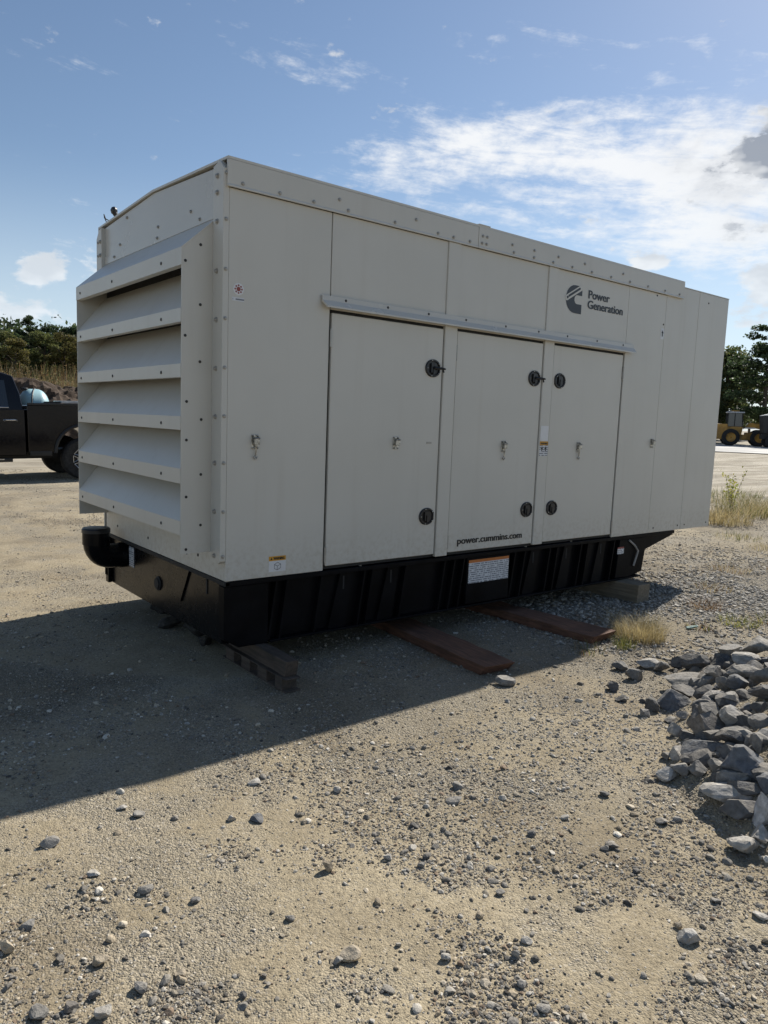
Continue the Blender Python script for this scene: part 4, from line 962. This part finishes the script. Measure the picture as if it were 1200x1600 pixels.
def pickup():
    yaw = rad(178.6)
    T = root('pickup_truck', (2.74, 12.81, gz(2.7, 11.9) + .01), 'black crew cab pickup truck parked left behind the generator', 'truck'); T.rotation_euler = (0, rad(1.3), yaw)
    HW = 1.0
    def loft(secs, name, mat, bevel=.02):
        """secs: list of (x, halfwidth, z0, z1)"""
        vs, fs = [], []
        for x, hw, z0, z1 in secs: vs += [(x, -hw, z0), (x, hw, z0), (x, hw, z1), (x, -hw, z1)]
        for i in range(len(secs) - 1):
            for j in range(4): fs.append((i * 4 + j, i * 4 + (j + 1) % 4, (i + 1) * 4 + (j + 1) % 4, (i + 1) * 4 + j))
        fs += [(0, 1, 2, 3), tuple(range(4 * len(secs) - 4, 4 * len(secs)))[::-1]]
        return MB().add(vs, fs).build(name, M[mat], T, bevel, 3, True)
    # lower bodies as side profiles with wheel arches
    def side(profile, name, hw, bevel=.03, mat='truck_paint'): return MB().prism(profile, 'y', -hw, hw).build(name, M[mat], T, bevel, 3, True)
    def arch(cx, r, n=12, z=.43): return [(cx + r * math.cos(math.pi * k / n), z + r * math.sin(math.pi * k / n)) for k in range(n + 1)]
    bed = [(-1.28, .62), (-1.28, 1.53), (1.05, 1.50), (1.05, .56)] + arch(0, .53, z=.56)
    B_ = side(bed, 'bed', HW)
    cabp = [(1.09, .52), (1.09, 1.42), (3.42, 1.42), (3.42, .52)]
    cb = side(cabp, 'cab', HW)
    hood = [(3.44, .60), (3.44, 1.40), (4.9, 1.32), (5.12, 1.2), (5.12, .62)] + arch(4.10, .53, z=.56)[0:13]
    side(hood, 'bonnet', HW)
    # greenhouse: tapered upper cab
    gv = []
    for x, z, hw in ((1.11, 1.40, .99), (1.15, 1.72, .93), (1.25, 2.06, .84), (1.47, 2.13, .80), (2.70, 2.13, .80), (2.95, 2.06, .83), (3.50, 1.40, .97)): gv.append((x, z, hw))
    vs, fs = [], []
    n = len(gv)
    for s in (-1, 1):
        for x, z, hw in gv: vs.append((x, s * hw, z))
    fs = [tuple(range(n)), tuple(range(n, 2 * n))[::-1]] + [(i, (i + 1) % n, n + (i + 1) % n, n + i) for i in range(n)]
    MB().add(vs, fs).build('cab_top', M['truck_paint'], T, .04, 3, True)
    for s in (-1, 1):
        for x0, x1, x2, x3 in ((1.37, 2.26, 2.24, 1.41), (2.36, 3.28, 2.86, 2.36)):
            def yy(z): return s * (.99 - (z - 1.40) * .228 + .006)
            w = MB().add([(x0, yy(1.46), 1.46), (x1, yy(1.46), 1.46), (x2, yy(1.97), 1.97), (x3, yy(1.97), 1.97)], [(0, 1, 2, 3)]).build('window', M['dark_glass'], T)
            MB().tube([(x0, yy(1.45) + s * .004, 1.45), (x1, yy(1.45) + s * .004, 1.45)], .010, 6).build('sill_trim', M['alloy'], w)
        for x in (1.24, 2.34):
            h = MB().tube([(x, s * 1.0, 1.20), (x + .03, s * 1.045, 1.21), (x + .20, s * 1.045, 1.21), (x + .23, s * 1.0, 1.20)], .017, 8).build('door_handle', M['alloy'], T, smooth=True)
        for x in (2.30, 3.38): MB().box(x, x + .010, s * .995 if s > 0 else -1.003, s * 1.003 if s > 0 else -.995, .58, 1.42).build('door_gap', M['truck_trim'], T)
        MB().box(1.35, 3.35, *sorted((s * .90, s * 1.06)), .40, .47).build('running_board', M['truck_trim'], T, .015, 2)
        MB().box(1.5, 3.2, *sorted((s * 1.062, s * 1.066)), .445, .462).build('board_trim', M['alloy'], T)
        for cx in (0, 4.10):
            mb = MB(); pts = [(cx + .555 * math.cos(math.pi * k / 14), s * 1.01, .56 + .555 * math.sin(math.pi * k / 14)) for k in range(15)]
            mb.tube(pts, .035, 6).build('wheel_arch', M['truck_trim'], T, smooth=True)
        MB().box(-1.20, 1.03, *sorted((s * .93, s * 1.012)), 1.50, 1.545).build('bed_rail', M['truck_trim'], T, .012, 2)
        MB().box(.62, 1.03, *sorted((s * .90, s * 1.004)), .50, .60).build('rocker', M['truck_trim'], T, .02, 2)
        wheel(T, 'wheel', 0, s * .86, .425, .425, .28, s); wheel(T, 'wheel', 4.10, s * .86, .425, .425, .28, s)
        MB().box(-1.295, -1.27, *sorted((s * .86, s * .985)), 1.0, 1.40).build('tail_light', M['red_lamp'], T, .01)
        MB().box(5.10, 5.14, *sorted((s * .70, s * .97)), 1.0, 1.2).build('headlight', M['alloy'], T, .01)
        MB().box(3.10, 3.28, *sorted((s * 1.0, s * 1.24)), 1.42, 1.68).build('mirror', M['truck_trim'], T, .03, 2)
    MB().box(-1.42, -1.27, -.95, .95, .56, .74).build('rear_bumper', M['alloy'], T, .03, 2); MB().box(5.11, 5.25, -.98, .98, .55, .80).build('front_bumper', M['alloy'], T, .03, 2)
    MB().box(5.10, 5.15, -.66, .66, .84, 1.24).build('grille', M['truck_trim'], T, .02)
    MB().box(-1.0, 4.9, -.45, .45, .42, .60).build('chassis', M['truck_trim'], T)
    MB().tube([(0, -.75, .42), (0, .75, .42)], .10, 10).lathe([(.05, -.16), (.17, -.08), (.19, 0), (.17, .08), (.05, .16)], (0, 0, .42), 'x', 14).build('axle', M['truck_trim'], T)
    for x in (1.62, 2.2): MB().box(x, x + .06, -.72, .72, 2.13, 2.175).build('roof_bar', M['truck_trim'], T, .01)
    MB().box(1.62, 2.26, .66, .74, 2.16, 2.19).box(1.62, 2.26, -.74, -.66, 2.16, 2.19).build('roof_rail', M['grey_plastic'], T, .005)
    MB().box(.05, .40, .30, .98, 1.55, 1.60).build('tool_lid', M['grey_plastic'], T, .01, 2)
    MB().box(.42, .62, .35, .93, 1.545, 1.58).build('hose_rack', M['truck_trim'], T, .01, 2)
    # tank lying in the bed: its own thing
    K = root('plastic_tank', (0, 0, 0), 'pale teal plastic tank in the bed of the black pickup', 'tank')
    prof = []
    for q in range(9): t = math.pi / 2 * q / 8; prof.append((.40 * math.sin(t) + .001, .26 - .26 * math.cos(t)))
    prof = [(r_, -.40 + h) for r_, h in prof] + [(.40, .0)] + [(r_, .27 - h) for r_, h in prof[::-1]]
    MB().lathe(prof, (0, 0, 0), 'x', 32).build('shell', M['tank'], K, smooth=True)
    MB().tube([(-.10 + .16 * math.cos(t), .405 * math.cos(t), .405 * math.sin(t)) for t in [2 * math.pi * k / 28 for k in range(29)]], .016, 6, False).build('strap', M['truck_trim'], K)
    MB().lathe([(.08, .38), (.08, .41), (.07, .42), (.01, .425)], (.12, 0, 0), 'z', 14).build('lid', M['truck_trim'], K)
    MB().box(-.30, .22, -.30, .30, -.47, -.30).build('cradle', M['truck_trim'], K)
    bpy.context.view_layer.update()
    K.matrix_world = T.matrix_world @ Matrix.Translation((.80, .15, 1.47)) @ Matrix.Diagonal((.88, .9, .9, 1))
    for o in [B_]: pass
pickup()

# ------------------------------------------------------------------ earthmovers on the far side
def polar(az, r, z=None):
    x, y = CAM.x + r * math.cos(rad(az)), CAM.y + r * math.sin(rad(az)); return x, y, (float(terrain(x, y, False)) if z is None else z)
def loader():
    x, y, z = polar(26.35, 76.5)
    L_ = root('wheel_loader', (x, y, z + .05), 'yellow wheel loader parked at the far right', 'loader', rz=rad(26.35 - 90 + 6))
    for s in (-1, 1):
        for wx in (-.25, 2.15): 
            w = MB().lathe([(.42, -.26), (.68, -.26), (.76, -.16), (.77, 0), (.76, .16), (.68, .26), (.42, .26)], (0, 0, 0), 'y', 28, False).build('wheel', M['rubber'], L_, smooth=True); w.location = (wx, s * .95, .77)
            MB().lathe([(.42, s * .10), (.42, s * .24), (.34, s * .16), (.10, s * .12), (.01, s * .2)], (0, 0, 0), 'y', 20).build('rim', M['loader_yellow'], w, smooth=True)
    MB().prism([(-2.0, .65), (-2.0, 1.75), (-1.7, 1.98), (-.55, 1.98), (-.55, .60)], 'y', -.75, .75).build('engine_hood', M['loader_yellow'], L_, .06, 2)
    MB().box(-2.03, -1.99, -.6, .6, .9, 1.7).build('grille', M['white'], L_, .02)
    MB().box(-1.95, 1.2, -.6, .6, .55, 1.05).build('rear_frame', M['loader_yellow'], L_, .05, 2)
    MB().box(1.0, 2.9, -.5, .5, .55, 1.25).build('front_frame', M['loader_yellow'], L_, .05, 2)
    MB().prism([(-.65, 1.0), (.65, 1.0), (.75, 1.75), (-.6, 1.75)], 'y', -.72, .72).build('cab_base', M['loader_yellow'], L_, .04, 2)
    C_ = MB().prism([(-.60, 1.752), (.75, 1.752), (.60, 3.0), (-.55, 3.0)], 'y', -.68, .68).build('cab_glass', M['dark_glass'], L_, .03, 2)
    for px_ in (-.58, .0, .68):
        for s in (-1, 1): MB().tube([(px_, s * .70, 1.74), (px_ - .08 * (px_ > .5), s * .70, 3.0)], .045, 6).build('pillar', M['truck_trim'], L_)
    rf = MB().box(-.68, .78, -.80, .80, 3.0, 3.12).build('cab_roof', M['grey_plastic'], L_, .05, 2)
    MB().box(-.25, .35, -.5, .5, 3.13, 3.24).build('beacon_bar', M['loader_yellow'], rf, .02)
    for s in (-1, 1):
        MB().prism([(1.0, 1.7), (1.3, 2.15), (2.7, 2.0), (3.6, 1.15), (3.4, .95), (2.5, 1.55), (1.5, 1.7)], 'y', *sorted((s * .42, s * .60))).build('boom', M['loader_yellow'], L_, .03, 1)
        MB().tube([(1.5, s * .3, 1.05), (2.7, s * .3, 1.30)], .07, 8).build('cylinder', M['alloy'], L_)
    MB().prism([(3.3, .60), (4.4, .42), (4.4, .5), (3.6, .8), (3.45, 1.45), (3.75, 1.75), (3.65, 1.8), (3.25, 1.5)], 'y', -1.25, 1.25).build('bucket', M['loader_yellow'], L_, .02, 1)
    MB().box(.9, 1.75, -.78, .78, 1.60, 1.70).build('fender', M['white'], L_, .02)
loader()
def dump_truck():
    x, y, z = polar(22.85, 73.5)
    T = root('dump_truck', (x, y, z + .05), 'dark dump truck cut by the right picture edge', 'truck', rz=rad(23.25 - 90 + 10))
    MB().prism([(-2.2, 1.25), (-2.35, 2.75), (2.2, 2.75), (2.3, 1.25)], 'y', -1.15, 1.15).build('dump_body', M['truck_trim'], T, .05, 2)
    tp = [(-2.36, 2.752)] + [(-2.36 + 4.56 * k / 10, 2.78 + .42 * math.sin(math.pi * k / 10)) for k in range(11)] + [(2.2, 2.752)]
    MB().prism(tp, 'y', -1.14, 1.14).build('tarp', M['white'], T, .02, 1)
    for k in range(5): MB().box(-1.9 + k * .9, -1.78 + k * .9, -1.22, 1.22, 1.27, 2.72).build('rib', M['truck_trim'], T)
    MB().prism([(2.5, .8), (2.5, 2.7), (3.9, 2.65), (4.2, 1.8), (5.3, 1.6), (5.4, .8)], 'y', -1.1, 1.1).build('cab', M['truck_paint'], T, .08, 2)
    for s in (-1, 1): MB().add([(2.7, s * 1.106, 1.85), (3.9, s * 1.106, 1.85), (3.75, s * 1.106, 2.5), (2.7, s * 1.106, 2.5)], [(0, 1, 2, 3)]).build('window', M['dark_glass'], T)
    MB().box(-2.3, 5.2, -.5, .5, .75, 1.2).build('chassis', M['truck_trim'], T)
    for s in (-1, 1):
        for wx in (-1.5, -.2, 4.4): wheel(T, 'wheel', wx, s * .98, .52, .52, .32, s, 6)
dump_truck()

# ------------------------------------------------------------------ dirt mound, brush, woodland, trees
def mound():
    cx_, cy_, _ = polar(75.2, 38); n = 90; V = []
    for i in range(n):
        for j in range(n):
            u, v = i / (n - 1) * 2 - 1, j / (n - 1) * 2 - 1; x, y = u * 6.2, v * 3.6
            k = max(0, 1 - (u * u + v * v)); h = 2.3 * k ** .75 * (.72 + .5 * float(fbm(x * .5 + 9, y * .5, 31)) ) * (1.05 + .22 * u) + ((float(fbm(x * 1.6, y * 1.6, 33)) - .45) * .7 + (float(fbm(x * 5, y * 5, 35)) - .45) * .35) * (k > 0)
            V.append((x, y, max(h, 0) - .05 if k > 0 else -.3))
    F = [(i * n + j, (i + 1) * n + j, (i + 1) * n + j + 1, i * n + j + 1) for i in range(n - 1) for j in range(n - 1)]
    o = link('dirt_mound', np_mesh('dirt_mound', np.array(V), np.array(F), False), M['dirt']); o.location = (cx_, cy_, float(terrain(cx_, cy_, False))); o.rotation_euler = (0, 0, rad(75.2 + 90 + 8))
    tag(o, 'dark brown dirt mound behind the pickup truck', 'mound')
mound()

def leaf_cloud(g, centers, radii, n, size, cols, flat=.75):
    """leaf-sized quads scattered through overlapping lobes"""
    w = np.array(radii) ** 2; idx = g.choice(len(centers), n, p=w / w.sum())
    d = g.normal(size=(n, 3)); d /= np.linalg.norm(d, axis=1)[:, None]; rr = g.uniform(.25, 1.05, n) ** .5
    P = np.array(centers)[idx] + d * (np.array(radii)[idx] * rr)[:, None] * np.array([1, 1, flat])
    u = g.normal(size=(n, 3)); u /= np.linalg.norm(u, axis=1)[:, None]; v = np.cross(u, g.normal(size=(n, 3))); v /= np.linalg.norm(v, axis=1)[:, None]
    s = size * g.uniform(.5, 1.3, n)[:, None]
    V = np.stack([P - u * s, P + v * s * .6, P + u * s, P - v * s * .6], 1).reshape(-1, 3); F = np.arange(4 * n).reshape(n, 4)
    lobe = g.uniform(.7, 1.3, len(centers))[idx]
    c = np.array(cols)[g.integers(len(cols), size=n)] * (lobe * g.uniform(.7, 1.3, n))[:, None]
    return V, F, np.repeat(c, 4, 0)
OLIVE = [(.12, .135, .045), (.145, .15, .055), (.095, .115, .04)]; DEEP = [(.058, .088, .038), (.072, .10, .042), (.046, .070, .032)]; AUT = [(.15, .135, .04), (.12, .12, .04), (.16, .13, .045)]
def tree_meshes(kind, h, seed):
    g = np.random.default_rng(seed); mb = MB(); cen, ra = [], []
    if kind == 'pine':
        mb.tube([(0, 0, 0), (.05, 0, h * .5), (0, .05, h)], [.17 * h / 10, .11 * h / 10, .02], 8)
        for k in range(11):
            z = h * (.26 + .70 * k / 10); rr = h * (.05 + .19 * (1 - k / 10.5) ** .8) * g.uniform(.6, 1.25)
            for q in range(5 if k < 8 else 3):
                a = g.uniform(0, 6.28); z = z + g.normal() * h * .018; e = (math.cos(a) * rr, math.sin(a) * rr, z + rr * .25); mb.tube([(0, 0, z - .1), e], .03 * h / 10, 4, r1=.01)
                for f in (.45, .8, 1.05): cen.append((e[0] * f, e[1] * f, z + rr * .22 * f)); ra.append(h * .045 * g.uniform(.7, 1.2))
        V, F, C = leaf_cloud(g, cen, ra, 9000, h * .012, DEEP, .6)
    else:
        mb.tube([(0, 0, 0), (g.normal() * .15, g.normal() * .15, h * .35), (g.normal() * .2, g.normal() * .2, h * .75)], [.022 * h, .016 * h, .006 * h], 8)
        for k in range(9):
            a, z0 = g.uniform(0, 6.28), h * g.uniform(.22, .6); e = (math.cos(a) * h * .25, math.sin(a) * h * .25, z0 + h * g.uniform(.1, .25)); mb.tube([(0, 0, z0), (e[0] * .5, e[1] * .5, z0 + (e[2] - z0) * .7), e], [.011 * h, .007 * h, .003 * h], 5)
        for k in range(34):
            a = g.uniform(0, 6.28); t = g.uniform(0, 1); z = h * (.24 + .70 * t); rr = h * .30 * math.sin(math.pi * (.18 + .74 * t)) * math.sqrt(g.uniform(.15, 1))
            cen.append((math.cos(a) * rr, math.sin(a) * rr, z)); ra.append(h * g.uniform(.06, .125))
        V, F, C = leaf_cloud(g, cen, ra, 9000, h * .016, {'olive': OLIVE, 'deep': DEEP, 'autumn': AUT, 'oak': DEEP + OLIVE}[kind])
    tm = mb.mesh('trunk', smooth=True); tm.materials.append(M['bark']); cm = np_mesh('crown', V, F, False, C); cm.materials.append(M['leaf'])
    return tm, cm
PROTO = {k: [tree_meshes(k, 10, 90 + 7 * i + 31 * j) for j in range(2)] for i, k in enumerate(('olive', 'deep', 'autumn', 'pine', 'oak'))}
def tree(kind, v, az, r, h, label, group='trees along the edge of the yard', wide=1.0):
    x, y, z = polar(az, r); R_ = root('tree', (x, y, z - .1), label, 'tree', group, rz=random.uniform(0, 6)); R_.scale = (h / 10 * wide, h / 10 * wide, h / 10)
    tm, cm = PROTO[kind][v]; link('trunk', tm, None, R_); link('crown', cm, None, R_)
for a in [('pine', 0, 76.9, 98, 7.6, 'pine with a pointed top rising above the left treeline'), ('olive', 0, 78.6, 96, 5.6, 'olive tree at the left picture edge above the truck cab', 1.3), ('autumn', 1, 77.8, 88, 4.4, 'yellowing tree low at the left edge above the truck cab', 1.2), ('olive', 1, 76.0, 93, 5.4, 'olive-green tree left of centre in the left treeline', 1.4), ('deep', 0, 75.3, 101, 7.2, 'dark round-topped tree in the middle of the left treeline', 1.35), ('autumn', 0, 74.7, 91, 5.4, 'yellow-brown tree in front of the dark treeline', 1.1), ('deep', 1, 73.9, 100, 7.1, 'dark dense tree next to the louvre hood', 1.4), ('deep', 0, 72.4, 99, 7.0, 'dark tree partly hidden by the louvre hood', 1.3), ('olive', 0, 73.2, 90, 4.4, 'small olive tree below the dark tree by the hood', 1.3), ('deep', 1, 79.8, 100, 7.0, 'dark tree just past the left picture edge', 1.3), ('olive', 1, 81.5, 97, 6.0, 'olive tree beyond the left picture edge', 1.3),
          ('oak', 0, 26.9, 94, 10.9, 'broad dark green tree directly behind the wheel loader', 1.05), ('oak', 1, 28.8, 98, 11.0, 'broad tree hidden behind the right end of the generator', 1.0), ('pine', 1, 24.5, 86, 12.6, 'tall pine with layered branches at the right picture edge', 1.35), ('oak', 1, 25.3, 112, 8.0, 'smaller tree behind the gap between loader and pine', 1.1), ('pine', 0, 22.4, 90, 12.5, 'pine beyond the right picture edge', 1.1), ('oak', 1, 26.4, 104, 5.5, 'low bushy tree filling the gap under the broad dark tree', 1.5), ('oak', 0, 27.6, 90, 4.6, 'low bushy tree behind the cab of the wheel loader', 1.4), ('oak', 0, 21.0, 96, 10.5, 'broad tree beyond the right picture edge', 1.1)]:
    tree(a[0], a[1], a[2], a[3], a[4], a[5], wide=a[6] if len(a) > 6 else 1.0)

def brush():
    g = np.random.default_rng(5); cols = np.array([(.20, .15, .08), (.25, .19, .10), (.14, .12, .06), (.22, .13, .06), (.12, .13, .05)]); N = 9000
    az = g.uniform(66, 86, N); r = g.uniform(50, 84, N); x = CAM.x + r * np.cos(np.radians(az)); y = CAM.y + r * np.sin(np.radians(az)); z = terrain(x, y, False)
    V, F, C = [], [], []
    h = g.uniform(.5, 2.0, N) * (.5 + fbm(x * .25, y * .25, 8)); th = g.uniform(0, 6.28, N); w = g.uniform(.012, .035, N); lx, ly = g.normal(size=N) * .25, g.normal(size=N) * .25
    cx_, sx_ = np.cos(th) * w, np.sin(th) * w; c = cols[g.integers(5, size=N)] * g.uniform(.6, 1.3, (N, 1))
    Vs = np.stack([np.stack([x - cx_, y - sx_, z], 1), np.stack([x + cx_, y + sx_, z], 1), np.stack([x + lx + cx_ * .4, y + ly + sx_ * .4, z + h], 1), np.stack([x + lx - cx_ * .4, y + ly - sx_ * .4, z + h], 1)], 1).reshape(-1, 3)
    n2 = 26000; q = g.integers(N, size=n2); t = g.uniform(.25, 1.05, n2); P = np.stack([x[q] + lx[q] * t, y[q] + ly[q] * t, z[q] + h[q] * t], 1) + g.normal(size=(n2, 3)) * .14
    u = g.normal(size=(n2, 3)); u /= np.linalg.norm(u, axis=1)[:, None]; v = np.cross(u, g.normal(size=(n2, 3))); v /= np.linalg.norm(v, axis=1)[:, None]; s = g.uniform(.03, .09, n2)[:, None]
    V2 = np.stack([P - u * s, P + v * s * .5, P + u * s, P - v * s * .5], 1).reshape(-1, 3)
    V = np.concatenate([Vs, V2]); F = np.arange(len(V)).reshape(-1, 4); C = np.concatenate([np.repeat(c, 4, 0), np.repeat(c[q] * g.uniform(.8, 1.4, (n2, 1)), 4, 0)])
    o = link('brush', np_mesh('brush', V, F, False, C), M['leaf']); tag(o, 'tan and olive brush covering the slope below the treeline', 'brush', kind='stuff')
brush()
def woodland():
    g = np.random.default_rng(15); cen, ra = [], []
    for k in range(520):
        az = g.uniform(34, 92); r = g.uniform(112, 134); x, y, z = polar(az, r); hh = g.uniform(6, 8.5) * (1.14 if az > 60 else 1)
        for q in range(5): cen.append((x + g.normal() * 1.6, y + g.normal() * 1.6, z + hh * g.uniform(.1, .95))); ra.append(g.uniform(1.5, 2.4))
    V, F, C = leaf_cloud(g, cen, ra, 90000, .40, DEEP + OLIVE[:1], .9)
    o = link('woodland', np_mesh('woodland', V, F, False, C), M['leaf']); tag(o, 'distant dark woodland behind the individual trees', 'woodland', kind='stuff')
woodland()
scene.cycles.max_bounces = 6; scene.cycles.diffuse_bounces = 3; scene.cycles.glossy_bounces = 3; scene.cycles.transmission_bounces = 2
